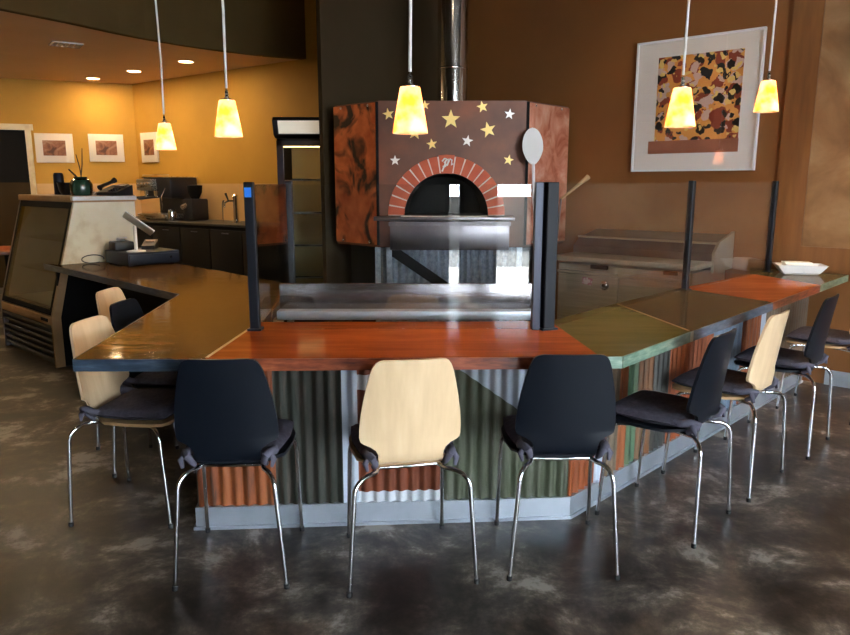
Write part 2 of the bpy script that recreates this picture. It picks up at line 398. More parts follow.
def thing(name, label, cat, loc=(0, 0, 0), rotz=0., group=None):
    o = bpy.data.objects.new(name, None); C.objects.link(o)
    o.empty_display_size = .1
    o.location = loc; o.rotation_euler = (0, 0, rotz)
    o['label'] = label; o['category'] = cat
    if group: o['group'] = group
    ROOTM[o.name] = Matrix.Translation(loc) @ Matrix.Rotation(rotz, 4, 'Z')
    return o

def single(name, mb, mat, label, cat, group=None, loc=(0, 0, 0), rotz=0., **k):
    o = part(name, mb, mat, None, **k); o.location = loc; o.rotation_euler = (0, 0, rotz)
    o['label'] = label; o['category'] = cat
    if group: o['group'] = group
    ROOTM[o.name] = Matrix.Translation(loc) @ Matrix.Rotation(rotz, 4, 'Z')
    return o

def struct(name, mb, mat, parent=None, **k):
    o = part(name, mb, mat, parent, smooth=False, **k)
    if parent is None: o['kind'] = 'structure'
    return o

def dup(root, loc, rotz, label, group=None):
    r = root.copy(); C.objects.link(r); r.location = loc; r.rotation_euler = (0, 0, rotz)
    r['label'] = label
    if group: r['group'] = group
    for ch in list(root.children):
        c = ch.copy(); C.objects.link(c); c.parent = r
        for g in list(ch.children):
            d = g.copy(); C.objects.link(d); d.parent = c
    return r

def bez(a, b, c, n=8):
    a, b, c = Vector(a), Vector(b), Vector(c)
    return [(1 - t) ** 2 * a + 2 * t * (1 - t) * b + t * t * c for t in [i / n for i in range(n + 1)]]

# ------------------------------------------------------------------ the room
CORNER = Vector((.22, 7.36))          # corner behind the oven
DR = Vector((.755, -.656)).normalized()      # along the picture wall, towards the right front
NR = Vector((-.656, -.755)).normalized()     # its face, into the room
def wr(s, off=0.):                    # a spot on the picture wall
    p = CORNER + DR * s + NR * off
    return (p.x, p.y)
H = 3.6
def wallslab(name, p, q, z0, z1, th, mat, side=1):
    p, q = Vector(p), Vector(q); d = (q - p).normalized(); n = Vector((-d.y, d.x)) * side * th
    mb = MB(); mb.prism([tuple(p), tuple(q), tuple(q + n), tuple(p + n)], z0, z1)
    return struct(name, mb, mat)

mb = MB(); mb.prism([(-9, -4), (8, -4), (8, 14), (-9, 14)], -.1, 0); struct('floor', mb, M['floor'])
mb = MB(); mb.prism([(-9, -4), (8, -4), (8, 14), (-9, 14)], H, H + .1); struct('ceiling', mb, M['ceil'])
wallslab('wall_right', CORNER, wr(8.40), 0, H, .12, M['orangewall'])
PE = CORNER + Vector((-.755, -.656)).normalized() * 1.48
wallslab('wall_back', CORNER, PE, 0, H, .06, M['brownwall'], -1)
# yellow kitchen walls
nY = Vector((.5931, .8051)); dY = Vector((.8051, -.5931)); oY = 6.009
nL = Vector((-.3549, .9349)); dL = Vector((.9349, .3549)); oL = 11.370
KC = Vector((-4.209, 10.564))
KR = KC + dY * 5.25
KL = KC - dL * 5.0
wallslab('wall_kitchen_right', KC, KR, 1.445, H, .12, M['yellow'])
wallslab('wall_kitchen_left', KL, KC, 1.445, H, .12, M['yellow'])
mb = MB()
def dado(p, q, side): 
    d = (q - p).normalized(); n = Vector((-d.y, d.x)) * .12
    mb.prism([tuple(p), tuple(q), tuple(q + n), tuple(p + n)], 0, 1.445)
dado(KC, KR, 1); struct('wall_kitchen_right_lower', mb, M['wains'])
mb = MB(); dado(KL, KC, 1)
struct('wall_kitchen_left_lower', mb, M['wains'])
# outer shell of the dining room
wallslab('wall_left', (-8.6, -3.6), tuple(KL), 0, H, .12, M['tanwall'])
# side wall at the right with a window opening, front wall with shop windows
XR = 6.5; YR = (CORNER + DR * 8.3).y
YF = -3.6
def wall_open(name, p, q, opens, z1, mat):
    """wall with rectangular openings (s0,s1,z0,z1) along p->q"""
    p, q = Vector(p), Vector(q); L_ = (q - p).length; d = (q - p) / L_; n = Vector((-d.y, d.x)) * .12
    mb = MB()
    def pan(s0, s1, a, b):
        A, B = p + d * s0, p + d * s1
        mb.prism([tuple(A), tuple(B), tuple(B + n), tuple(A + n)], a, b)
    s = 0
    for (a, b, za, zb) in opens:
        if a > s: pan(s, a, 0, z1)
        if za > 0: pan(a, b, 0, za)
        pan(a, b, zb, z1); s = b
    if s < L_: pan(s, L_, 0, z1)
    return struct(name, mb, mat)
wall_open('wall_front', (XR, YF), (-8.6, YF), [(1.2, 4.0, .25, 3.3), (4.78, 5.36, .0, 2.4), (5.76, 6.02, .0, 2.4)], H, M['greywall'])
wall_open('wall_side', (XR, YR), (XR, YF), [(3.2, 5.2, .25, 2.9)], H, M['greywall'])
def window(name, p, q, z0, z1):
    p, q = Vector(p), Vector(q); L_ = (q - p).length; d = (q - p) / L_
    ang = math.atan2(d.y, d.x); c = (p + q) / 2
    fr = MB()
    for (x, z, w, h) in ((0, z0 + .03, L_, .06), (0, z1 - .03, L_, .06), (-L_ / 2 + .03, (z0 + z1) / 2, .06, z1 - z0), (L_ / 2 - .03, (z0 + z1) / 2, .06, z1 - z0), (0, z1 - .7, L_, .05)):
        fr.box((c.x + d.x * x, c.y + d.y * x, z), (w, .07, h), (0, 0, ang))
    o = struct(name, fr, M['blackmetal'])
    g = MB(); g.box((c.x, c.y, (z0 + z1) / 2), (L_ - .1, .008, z1 - z0 - .1), (0, 0, ang))
    struct('window_pane', g, M['pane'], o)
ROOTM_SAFE = ROOTM
def win(i, p, q, z0, z1):
    ROOTM['window_%d' % i] = Matrix.Identity(4); window('window_%d' % i, p, q, z0, z1)
for i, (a, b, z0, z1) in enumerate([(1.2, 4.0, .25, 3.3), (5.76, 6.02, 0, 2.4)]):
    win(i + 1, (XR - a, YF - .06), (XR - b, YF - .06), z0, z1)
ROOTM['door_1'] = Matrix.Identity(4); window('door_1', (XR - 4.78, YF - .06), (XR - 5.36, YF - .06), 0, 2.4)
for i, (a, b) in enumerate([(3.2, 5.2)]):
    win(i + 5, (XR + .06, YR - a), (XR + .06, YR - b), .25, 2.9)
mb = MB(); mb.prism([(-14, -16), (20, -16), (20, -6.4), (-14, -6.4)], -.14, -.04); struct('ground_outside', mb, M['road'])
mb = MB(); mb.prism([(-14, -6.4), (20, -6.4), (20, -4), (-14, -4)], -.12, -.02); struct('ground_pavement', mb, noise_mat('pale concrete pavement', [(.3, (.50, .49, .47)), (.7, (.58, .57, .55))], nscale=3, rough=.9))
mb = MB(); mb.box((1.5, -10.5, .56), (15, .4, 1.16)); struct('added_low_wall', mb, M['greywall'])  # unseen low wall, added to darken the lower window reflections in the glass
mb = MB(); mb.prism([(8, -4), (20, -4), (20, 8), (8, 8)], -.12, -.02); struct('ground_outside_side', mb, M['road'])

# lower kitchen ceiling and the bulkhead
BK = [(-8.5, -.5), (-6.2, 2.6), (-4.6, 4.6), (-3.457, 6.097), (-3.139, 6.604), (-2.90, 7.06), (-2.748, 7.302), (-2.47, 7.66), (-2.193, 7.935), (-1.80, 8.25), (-1.36, 8.46)]
mb = MB()
mb.prism(BK + [tuple(KC), tuple(KL)], 2.85, 2.90)
struct('ceiling_kitchen', mb, M['kceil'])
mb = MB()
for a, b in zip(BK, BK[1:]):
    a, b = Vector(a), Vector(b); d = (b - a).normalized(); n = Vector((-d.y, d.x)) * .08
    a = a - n * .06; b = b - n * .06; mb.prism([tuple(a), tuple(b), tuple(b + n), tuple(a + n)], 2.846, H)
struct('wall_bulkhead', mb, M['bulk'])
# doorway in the left kitchen wall, its dark opening painted as a black sheet
def wl(s, off=0.): 
    p = KC - dL * s - nL * off
    return p
def on_left(name, s0, s1, z0, z1, off, th, mat, parent=None):
    a, b = wl(s0, off), wl(s1, off); n = -nL * th
    mb = MB(); mb.prism([tuple(a), tuple(b), tuple(b + n), tuple(a + n)], z0, z1)
    return mb
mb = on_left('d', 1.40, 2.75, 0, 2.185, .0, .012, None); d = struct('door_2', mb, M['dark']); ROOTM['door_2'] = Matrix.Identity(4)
mb = on_left('d', 1.42, 2.75, 0, 1.46, .014, .02, None); struct('door_leaf', mb, M['brownwall'], d)
mb = on_left('d', 1.35, 1.42, 0, 2.23, .0, .05, None)
a, b = wl(1.32, 0), wl(2.85, 0); n = -nL * .05; mb.prism([tuple(a), tuple(b), tuple(b + n), tuple(a + n)], 2.17, 2.25)
struct('trim_1', mb, M['cream'])

# panelled right end of the picture wall
SP0, SP1 = 3.70, 3.93
mb = MB()
def on_right(mb, s0, s1, z0, z1, off, th):
    mb.prism([wr(s0, off), wr(s1, off), wr(s1, off + th), wr(s0, off + th)], z0, z1)
PS = 3.16
on_right(mb, PS, PS + .2, .83, H - .02, 0, .03)
struct('trim_2', mb, M['rustwood'])
mb = MB(); on_right(mb, PS + .2, 7.5, .83, 1.0, 0, .03); struct('trim_3', mb, M['rustwood'])
mb = MB(); on_right(mb, PS + .2, 7.5, 1.0, H - .02, 0, .018); struct('trim_4', mb, M['rustsheet'])
mb = MB(); on_right(mb, 3.6, 8.0, 0, .11, 0, .015); struct('baseboard_right', mb, M['alu'])

# ------------------------------------------------------------------ bar base
B0, B1, B2 = Vector((-.963, 2.792)), Vector((.632, 2.893)), Vector((2.79, 5.058))
LB1 = Vector((-1.085, 4.16)); LB2 = Vector((-2.60, 5.66))
bar = thing('bar_base', 'long angled bar front of patched corrugated metal sheets under the wooden worktop', 'bar counter', (0, 3.4, 0))
poly = [LB2, LB1, B0, B1, B2]
def offset(pl, d):
    out = []
    for i, p in enumerate(pl):
        ns = []
        if i > 0: e = (p - pl[i - 1]).normalized(); ns.append(Vector((-e.y, e.x)))
        if i < len(pl) - 1: e = (pl[i + 1] - p).normalized(); ns.append(Vector((-e.y, e.x)))
        if len(ns) == 2:
            n = (ns[0] + ns[1]).normalized(); k = d / n.dot(ns[0])
        else: n, k = ns[0], d
        out.append(p + n * k)
    return out
i0, i1 = offset(poly, .02), offset(poly, .16)
mb = MB()
for a in range(4):
    mb.prism([tuple(i0[a]), tuple(i0[a + 1]), tuple(i1[a + 1]), tuple(i1[a])], 0, .772)
part('frame', mb, M['dark'], bar, True)
kp = MB()
o1 = offset(poly, -.012)
for a in range(1, 4):
    kp.prism([tuple(o1[a]), tuple(o1[a + 1]), tuple(i0[a + 1]), tuple(i0[a])], 0, .098)
o2 = offset(poly, -.022)
for a in range(1, 4):
    kp.prism([tuple(o2[a]), tuple(o2[a + 1]), tuple(o1[a + 1]), tuple(o1[a])], 0, .014)
k = part('kick_plate', kp, M['alu'], bar, True, smooth=False); k['label'] = 'brushed aluminium kick plate along the bar foot'

def corrugated(p, q, s0, s1, z0, z1, mat, amp=.0065, per=.05, parent=None, name='corrugated_panel', th=.006):
    p, q = Vector(p), Vector(q); d = (q - p).normalized(); n = Vector((d.y, -d.x))
    nn = max(6, int((s1 - s0) / per * 8)); mb = MB(); cols = []
    for i in range(nn + 1):
        s = s0 + (s1 - s0) * i / nn; o = amp * math.sin(2 * PI * s / per) - amp * .2
        a = p + d * s + n * o; b = a - n * th
        cols.append([mb.bm.verts.new((a.x, a.y, z0)), mb.bm.verts.new((a.x, a.y, z1)), mb.bm.verts.new((b.x, b.y, z0)), mb.bm.verts.new((b.x, b.y, z1))])
    for u, v in zip(cols, cols[1:]):
        mb.bm.faces.new((u[0], v[0], v[1], u[1])); mb.bm.faces.new((u[2], u[3], v[3], v[2]))
        mb.bm.faces.new((u[1], v[1], v[3], u[3])); mb.bm.faces.new((u[0], u[2], v[2], v[0]))
    for u in (cols[0], cols[-1]): mb.bm.faces.new((u[0], u[1], u[3], u[2]))
    return part(name, mb, mat, parent, True, angle=60)
ZT = .772
for s0, s1, m, lab in [(0, .33, 'c_rust', 'rust orange sheet'), (.33, .615, 'c_smoke', 'smoky brown sheet'), (.615, .68, 'c_pale', 'pale blue white strip'),
                       (.68, 1.04, 'c_redband', 'red sheet with white bands'), (1.04, 1.598, 'c_diag', 'green sheet with silver upper corner')]:
    o = corrugated(B0, B1, s0, s1, .098, ZT, M[m], parent=bar); o['label'] = lab
LR = (B2 - B1).length
for s0, s1, m, lab in [(0, .2, 'c_orange', 'orange sheet'), (.2, .29, 'c_pale', 'white strip'), (.29, .40, 'c_brown', 'brown sheet'), (.40, .47, 'c_rust', 'rust strip'),
                       (.47, .56, 'c_greenstripe', 'green strip'), (.56, .72, 'c_tan', 'tan and orange streaked sheet'), (.72, .90, 'c_slate', 'dark slate sheet'),
                       (.90, 1.42, 'c_orange', 'orange red sheet'), (1.42, 1.85, 'c_blue', 'blue grey sheet'), (1.85, 2.15, 'c_rust', 'rust red sheet'), (2.15, 2.23, 'c_pale', 'white strip'), (2.23, LR, 'c_brown', 'brown sheet')]:
    o = corrugated(B1, B2, s0, s1, .098, ZT, M[m], parent=bar); o['label'] = lab
corrugated(LB1, B0, 0, (B0 - LB1).length, .098, ZT, M['c_slate'], parent=bar)['label'] = 'dark slate sheet'

# ------------------------------------------------------------------ worktop
top = thing('worktop', 'glossy epoxied bar worktop of dark, orange red and olive timber sections', 'countertop', (0, 3.2, .775))
Z0, Z1 = .775, .82
FL, SL, SR, FC = (-1.281, 2.494), (-.803, 2.500), (.649, 2.535), (.731, 2.540)
NT, LT = (-1.418, 4.028), (-3.05, 5.62)
case_o = Vector((-2.94, 5.448)); case_in = Vector((.674, .738)).normalized(); case_al = Vector((-.738, .674)).normalized()
def cs(t, a): 
    p = case_o + case_in * t + case_al * a
    return (p.x, p.y)
IC = (-.775, 4.36)       # inner corner of left leg and wing
IFL, IFR = (-.765, 3.19), (.582, 3.216)
RA, RI = (1.15, 2.983), (1.02, 3.70)
RB, RBI = (1.874, 3.749), (1.561, 4.262)
RC_, RCI = (2.488, 4.400), (2.32, 4.95)
RE, REI = (2.965, 4.905), (2.475, 5.335)
def section(polyg, mat, lab):
    mb = MB(); mb.prism(polyg, Z0 + .0, Z1)
    o = part('worktop_section', mb, mat, top, True, smooth=False); o['label'] = lab
# left leg plus wing (amber), split where the wing begins
section([FL, SL, IFL, IC, (-1.2, 4.80), NT], M['top_dark'], 'dark amber left section')
section([NT, (-1.2, 4.80), (-1.546, 5.18), (-1.60, 5.20), (-2.36, 6.02), cs(.10, -.015), cs(.085, .005), cs(.055, .15), LT], M['top_dark'], 'dark amber wing beside the display case')
section([SL, SR, IFR, IFL], M['top_red'], 'orange red front section')
section([SR, FC, RA, RI, IFR], M['top_olive'], 'olive corner section')
section([RA, RB, RBI, RI], M['top_brown'], 'smoky brown section')
section([RB, RC_, RCI, RBI], M['top_rust'], 'rust red section')
section([RC_, RE, REI, RCI], M['top_moss'], 'mossy brown end section')
def strip(p, q, mat, lab, out=.006, za=.774, zb=.8185):
    p, q = Vector(p), Vector(q); d = (q - p).normalized(); n = Vector((d.y, -d.x)) * out
    mb = MB(); mb.prism([tuple(p), tuple(p + n), tuple(q + n), tuple(q)], za, zb)
    o = part('edge_strip', mb, mat, top, True, smooth=False); o['label'] = lab
def lerp(a, b, t): return (a[0] + (b[0] - a[0]) * t, a[1] + (b[1] - a[1]) * t)
strip(FL, lerp(FL, SL, .95), M['edge_blue'], 'blue black edge')
strip(lerp(FL, SL, .95), SL, M['edge_cream'], 'cream filler patch')
strip(SL, lerp(SL, SR, .985), M['edge_red'], 'dark red edge')
strip(lerp(SL, SR, .985), lerp(SR, FC, .1), M['edge_cream'], 'cream filler patch')
strip(lerp(SR, FC, .1), FC, M['edge_green'], 'sea green edge')
strip(FC, lerp(FC, RA, .98), M['edge_green'], 'sea green edge')
strip(lerp(FC, RA, .98), lerp(RA, RB, .02), M['edge_cream'], 'cream filler patch')
strip(lerp(RA, RB, .02), RB, M['edge_slate'], 'slate blue edge')
strip(RB, RC_, M['edge_red'], 'dark red edge')
strip(RC_, RE, M['edge_green'], 'sea green edge')
strip(NT, FL, M['edge_blue'], 'blue black edge')
strip(LT, NT, M['edge_blue'], 'blue black edge')
def seam(a, b, w=.012):
    a, b = Vector(a), Vector(b); d = (b - a).normalized(); n = Vector((-d.y, d.x)) * w / 2
    mb = MB(); mb.prism([tuple(a - n), tuple(b - n), tuple(b + n), tuple(a + n)], Z1 - .002, Z1 + .0012)
    part('seam_strip', mb, M['inlay'], top, True, smooth=False)['label'] = 'golden seam strip'
seam(lerp(SL, IFL, .02), lerp(SL, IFL, .98)); seam(lerp(RA, RI, .02), lerp(RA, RI, .98))

# ------------------------------------------------------------------ sneeze guard
sg = thing('sneeze_guard', 'clear glass sneeze guard on dark square posts along the bar worktop', 'glass screen', (.2, 3.05, Z1))
GZ = 1.455
P_L, P_B, P_C, P_1, P_2 = Vector((-.742, 3.02)), Vector((-.84, 4.40)), Vector((.533, 3.04)), Vector((1.563, 4.19)), Vector((2.475, 5.06))
ang_r = math.atan2(P_2.y - P_1.y, P_2.x - P_1.x)
def post(p, w, mats, rz, z1=GZ):
    mb = MB(); mb.box((p.x, p.y, (Z1 + z1) / 2), (w, w, z1 - Z1), (0, 0, rz), .003, 1)
    o = part('post', mb, mats, sg, True)
    b = MB(); b.box((p.x, p.y, Z1 + .004), (w + .02, w + .02, .008), (0, 0, rz))
    part('base_plate', b, mats, o, True)
    return o
pl_ = post(P_L, .04, M['blackmetal'], 0)
t = MB(); t.box((P_L.x - .002, P_L.y - .021, 1.412), (.028, .003, .04)); part('tape', t, M['bluetape'], pl_, True)['label'] = 'blue tape scrap'
post(P_B, .045, M['greymetal'], 0, 1.46)
post(P_C, .055, M['blackmetal'], R(22))
cp = MB(); cp.box((P_C.x - .05, P_C.y - .012, (Z1 + GZ) / 2), (.035, .04, GZ - Z1), (0, 0, 0), .003, 1); part('post', cp, M['greymetal'], sg, True)['label'] = 'grey clamp post beside the black one'
post(P_1, .034, M['blackmetal'], ang_r, 1.465)
post(P_2, .036, M['blackmetal'], ang_r, 1.465)
def pane(p, q, z0, z1, e0=.03, e1=.03):
    d = (q - p).normalized(); a, b = p + d * e0, q - d * e1; c = (a + b) / 2
    mb = MB(); mb.box((c.x, c.y, (z0 + z1) / 2), ((b - a).length, .008, z1 - z0), (0, 0, math.atan2(d.y, d.x)))
    part('glass_pane', mb, M['glass'], sg, True, smooth=False)
pane(P_L, P_C, Z1 + .002, 1.445, .024, .075)
pane(P_L, P_B, Z1 + .002, 1.445, .026, .028)
pane(P_C, P_1, Z1 + .002, 1.450, .034, .026)
pane(P_1, P_2, Z1 + .002, 1.455, .026, .028)

# ------------------------------------------------------------------ chairs
def back_shell():
    prof = [(.452, .112, -.150), (.462, .116, -.175), (.478, .117, -.192), (.505, .118, -.200), (.522, .126, -.204), (.536, .145, -.206), (.545, .168, -.208), (.552, .179, -.209),
            (.565, .183, -.211), (.60, .183, -.216), (.66, .178, -.224), (.72, .169, -.232), (.78, .157, -.240), (.83, .145, -.248), (.855, .136, -.252), (.868, .127, -.254), (.876, .115, -.255), (.88, .098, -.256)]
    rows = [(z if z < .565 else .565 + (z - .565) * .94, w, y) for z, w, y in prof]
    mb = MB(); n = 12; F, Bk = [], []
    for z, w, y in rows:
        f, b = [], []
        for i in range(n + 1):
            u = -1 + 2 * i / n; x = u * w
            cv = .9 * x * x * min(1, max(0, (z - .48) / .08))
            f.append(mb.bm.verts.new((x, y + cv + .006, z))); b.append(mb.bm.verts.new((x, y + cv - .006, z)))
        F.append(f); Bk.append(b)
    for j in range(len(rows) - 1):
        for i in range(n):
            mb.bm.faces.new((F[j][i], F[j][i + 1], F[j + 1][i + 1], F[j + 1][i]))
            mb.bm.faces.new((Bk[j][i + 1], Bk[j][i], Bk[j + 1][i], Bk[j + 1][i + 1]))
        for i in (0, n): mb.bm.faces.new((F[j][i], F[j + 1][i], Bk[j + 1][i], Bk[j][i]))
    for j in (0, -1):
        for i in range(n): mb.bm.faces.new((F[j][i], F[j][i + 1], Bk[j][i + 1], Bk[j][i]))
    return mb
def seat_mb():
    mb = MB()
    out = [(-.112, -.158), (.112, -.158), (.15, -.13), (.185, -.09), (.198, .02), (.195, .12), (.182, .165), (.15, .185), (-.15, .185), (-.182, .165), (-.195, .12), (-.198, .02), (-.185, -.09), (-.15, -.13)]
    mb.prism(out, .446, .459); return mb
def cushion_mb():
    mb = MB()
    def hgt(u, v): return (max(0., 1 - abs(u) ** 5) * max(0., 1 - abs(v) ** 5)) ** .45
    def pos(a, b, s):
        u, v = -1 + 2 * a, -1 + 2 * b
        w = .192 - .018 * max(0, -v) - .006 * max(0, v)
        r = 1 - .035 * (abs(u) * abs(v)) ** 3
        h = hgt(u, v)
        d1 = sum(math.exp(-((u - cx) ** 2 + (v - cy) ** 2) / .02) for cx, cy in ((-.4, -.35), (.4, -.35), (-.4, .4), (.4, .4)))
        return (u * w * r, .012 + v * .172 * r, (.486 + .026 * h - .010 * d1 * h) if s else (.482 - .021 * h))
    mb.grid(lambda a, b: pos(a, b, 1), 20, 20); mb.grid(lambda a, b: pos(a, b, 0), 20, 20)
    bmesh.ops.remove_doubles(mb.bm, verts=mb.bm.verts, dist=.0005)
    return mb
def make_chair(kind, label, group):
    t = thing('dining_chair', label, 'chair', (0, 0, 0), 0, group)
    maple = kind == 'maple'
    sh = M['maple'] if maple else M['blackply']
    part('backrest', back_shell(), sh, t, angle=50)
    part('seat', seat_mb(), M['plyedge'] if maple else M['blackply'], t)
    cu = part('seat_cushion', cushion_mb(), M['cushion'], t, angle=60); cu['label'] = 'charcoal tied seat cushion'
    for s in (-1, 1):
        tm = MB(); tm.tube([(s * .150, -.105, .487), (s * .158, -.150, .490), (s * .150, -.190, .500), (s * .138, -.214, .497), (s * .128, -.200, .470), (s * .13, -.165, .448)], .011, 8, radii=[.014, .016, .017, .014, .012, .010])
        tm.tube([(s * .150, -.190, .500), (s * .165, -.205, .478), (s * .158, -.212, .452)], .008, 6, radii=[.012, .012, .006])
        part('tie', tm, M['tie'], cu, angle=60)
    out, foot = (.205, .235) if maple else (.168, .202)
    for s in (-1, 1):
        p = [(s * .085, -.04, .436), (s * .11, -.14, .434)] + bez((s * .125, -.185, .434), (s * out, -.235, .436), (s * (out + .004), -.242, .375), 7) + [(s * foot, -.252, .0)]
        lm = MB(); lm.tube(p, .0085, 10); o = part('leg', lm, M['chrome'], t, angle=60)
        cm = MB(); cm.tube([(s * foot, -.252, 0), (s * (foot - .001), -.2516, .018)], .0105, 10); part('leg_cap', cm, M['rubber'], o)
        p = [(s * .085, -.0, .436), (s * .14, .07, .435)] + bez((s * .165, .110, .434), (s * .188, .15, .434), (s * .190, .155, .38), 6) + [(s * .198, .182, 0)]
        lm = MB(); lm.tube(p, .0085, 10); o = part('leg', lm, M['chrome'], t, angle=60)
        cm = MB(); cm.tube([(s * .198, .182, 0), (s * .1977, .181, .018)], .0105, 10); part('leg_cap', cm, M['rubber'], o)
    ru = MB(); ru.tube([(-.11, -.14, .434), (0, -.15, .436), (.11, -.14, .434)], .0075, 8); part('crossbar', ru, M['chrome'], t, angle=60)
    return t
proto = {}
def chair(kind, rl, rr, yaw, label, group):
    """rl, rr: rear feet on the floor"""
    mid = (Vector(rl) + Vector(rr)) / 2; a = R(yaw)
    f = Vector((-math.sin(a), math.cos(a))); c = mid + f * .252
    if kind not in proto:
        t = make_chair(kind, label, group); t.location = (c.x, c.y, 0); t.rotation_euler = (0, 0, a); proto[kind] = t
    else: dup(proto[kind], (c.x, c.y, 0), a, label, group)
G1, G2, G3 = 'chairs along the front of the bar', 'chairs along the right arm of the bar', 'chairs along the left arm of the bar'
chair('black', (-.904, 2.325), (-.506, 2.335), 2, 'black shell chair at the left end of the bar front, by the rust orange sheet', G1)
chair('maple', (-.271, 2.28), (.192, 2.37), 11, 'pale maple chair seen from behind between two black chairs at the bar front', G1)
chair('black', (.314, 2.39), (.716, 2.395), 1, 'black shell chair seen from behind at the right end of the bar front', G1)
chair('black', (1.092, 2.631), (1.352, 2.922), 48.2, 'black shell chair nearest the bar corner on the right arm', G2)
chair('maple', (1.496, 3.042), (1.825, 3.387), 46.4, 'pale maple chair between two black chairs on the right arm of the bar', G2)
chair('black', (2.05, 3.559), (2.311, 3.843), 47.4, 'black shell chair below the white dish, second from the panelled wall', G2)
chair('maple', (2.605, 4.105), (2.91, 4.425), 47, 'maple chair beside the panelled wall, cut off by the right edge', G2)
chair('maple', (-1.468, 3.262), (-1.522, 2.825), -97, 'pale maple chair tucked under the pointed left end of the worktop', G3)
chair('black', (-1.53, 3.72), (-1.56, 3.33), -94, 'black shell chair standing between two maple chairs on the left side of the bar', G3)
chair('maple', (-1.785, 4.15), (-1.815, 3.71), -93, 'maple chair at the inside angle of the bar, nearest the display case', G3)

# ------------------------------------------------------------------ pizza oven
ov = thing('pizza_oven', 'copper clad corner pizza oven with brick arch and painted stars', 'oven', (.22, 6.2, 0))
fx0, fx1, fy = -.375, .815, 5.85
zb, zt = .946, 2.088
bodyp = [(fx0, fy + .02), (fx1, fy + .02), (1.245, 6.345), (.90, 6.68), (-.40, 6.66), (-.775, 6.255)]
acx, acz, ri, ro = .175, 1.190, .342, .478
# body shell (open chamber behind the arch): side walls, roof, floor
mb = MB()
def wallseg(a, b, th=.03):
    a, b = Vector(a), Vector(b); d = (b - a).normalized(); n = Vector((-d.y, d.x)) * th
    mb.prism([tuple(a), tuple(b), tuple(b + n), tuple(a + n)], zb, zt)
for i in range(1, 6): wallseg(bodyp[i], bodyp[(i + 1) % 6])
mb.prism(bodyp, zt, zt + .012); mb.prism(bodyp, zb - .02, zb)
part('body', mb, M['ovenfront'], ov, True, smooth=False)
# front plate with arched mouth
mb = MB(); N_ = 32
def plate(x0, x1, z0, z1): mb.box(((x0 + x1) / 2, fy + .01, (z0 + z1) / 2), (x1 - x0, .02, z1 - z0))
plate(fx0, acx - ri, zb, zt); plate(acx + ri, fx1, zb, zt); plate(acx - ri, acx + ri, zb, acz)
for i in range(N_):
    a0, a1 = PI - PI * i / N_, PI - PI * (i + 1) / N_
    x0, x1 = acx + ri * math.cos(a0), acx + ri * math.cos(a1); z0, z1 = acz + ri * math.sin(a0), acz + ri * math.sin(a1)
    mb.hexa([(x0, fy, z0), (x1, fy, z1), (x1, fy + .02, z1), (x0, fy + .02, z0), (x0, fy, zt), (x1, fy, zt), (x1, fy + .02, zt), (x0, fy + .02, zt)])
part('front_panel', mb, M['ovenfront'], ov, True, smooth=False)
# chamber
mb = MB()
prof = [(acx + (ri + .004) * math.cos(PI - PI * i / 24), acz + (ri + .004) * math.sin(PI - PI * i / 24)) for i in range(25)]
v0 = [mb.bm.verts.new((x, fy + .022, z)) for x, z in prof]; v1 = [mb.bm.verts.new((acx + (x - acx) * .92, fy + .5, acz + (z - acz) * .92)) for x, z in prof]
for i in range(24): mb.bm.faces.new((v0[i], v0[i + 1], v1[i + 1], v1[i]))
mb.bm.faces.new(v1); mb.bm.faces.new((v0[0], v1[0], v1[-1], v0[-1]))
part('chamber', mb, M['chamber'], ov, True)
# brick arch
mb = MB(); nb = 17
def arc_block(a0, a1, r0, r1, y0, y1, sub=2):
    for k in range(sub):
        b0, b1 = a0 + (a1 - a0) * k / sub, a0 + (a1 - a0) * (k + 1) / sub
        P = lambda r, a, y: (acx + r * math.cos(a), y, acz + r * math.sin(a))
        mb.hexa([P(r0, b0, y0), P(r0, b1, y0), P(r0, b1, y1), P(r0, b0, y1), P(r1, b0, y0), P(r1, b1, y0), P(r1, b1, y1), P(r1, b0, y1)])
key = R(17)
side = (PI - key) / 2
angs = [(i * side / 8, (i + 1) * side / 8) for i in range(8)]
g = R(.75)
for a0, a1 in angs:
    arc_block(a0 + g, a1 - g, ri, ro, fy - .028, fy - .001); arc_block(PI - a1 + g, PI - a0 - g, ri, ro, fy - .028, fy - .001)
arc_block(PI / 2 - key / 2 + g, PI / 2 + key / 2 - g, ri - .004, ro + .008, fy - .034, fy - .001)
ba = part('brick_arch', mb, M['brick'], ov, True, smooth=False); ba['label'] = 'red brick arch with white joints'
mb = MB(); arc_block(0, PI, ri + .002, ro - .003, fy - .0255, fy - .0008, 40); part('mortar_ring', mb, M['mortar'], ba, True, smooth=False)
# white script mark on the keystone
mb = MB(); yk = fy - .038
sc = .00115
def stroke(pts, r=.0075): mb.tube([(acx + (x) * .125, yk, acz + .405 + z * .125) for x, z in pts], r, 6)
stroke([(-.30, .22), (-.14, .40), (-.02, .38), (-.10, .05), (-.30, -.42)])
stroke([(-.16, .12), (.00, .32), (.10, .36), (.08, .10), (-.10, -.10), (-.26, -.10)])
stroke([(.02, -.05), (.22, .38), (.34, .30), (.30, .0), (.42, .08)])
part('emblem', mb, M['paper'], ba, True)['label'] = 'white script mark on the keystone'
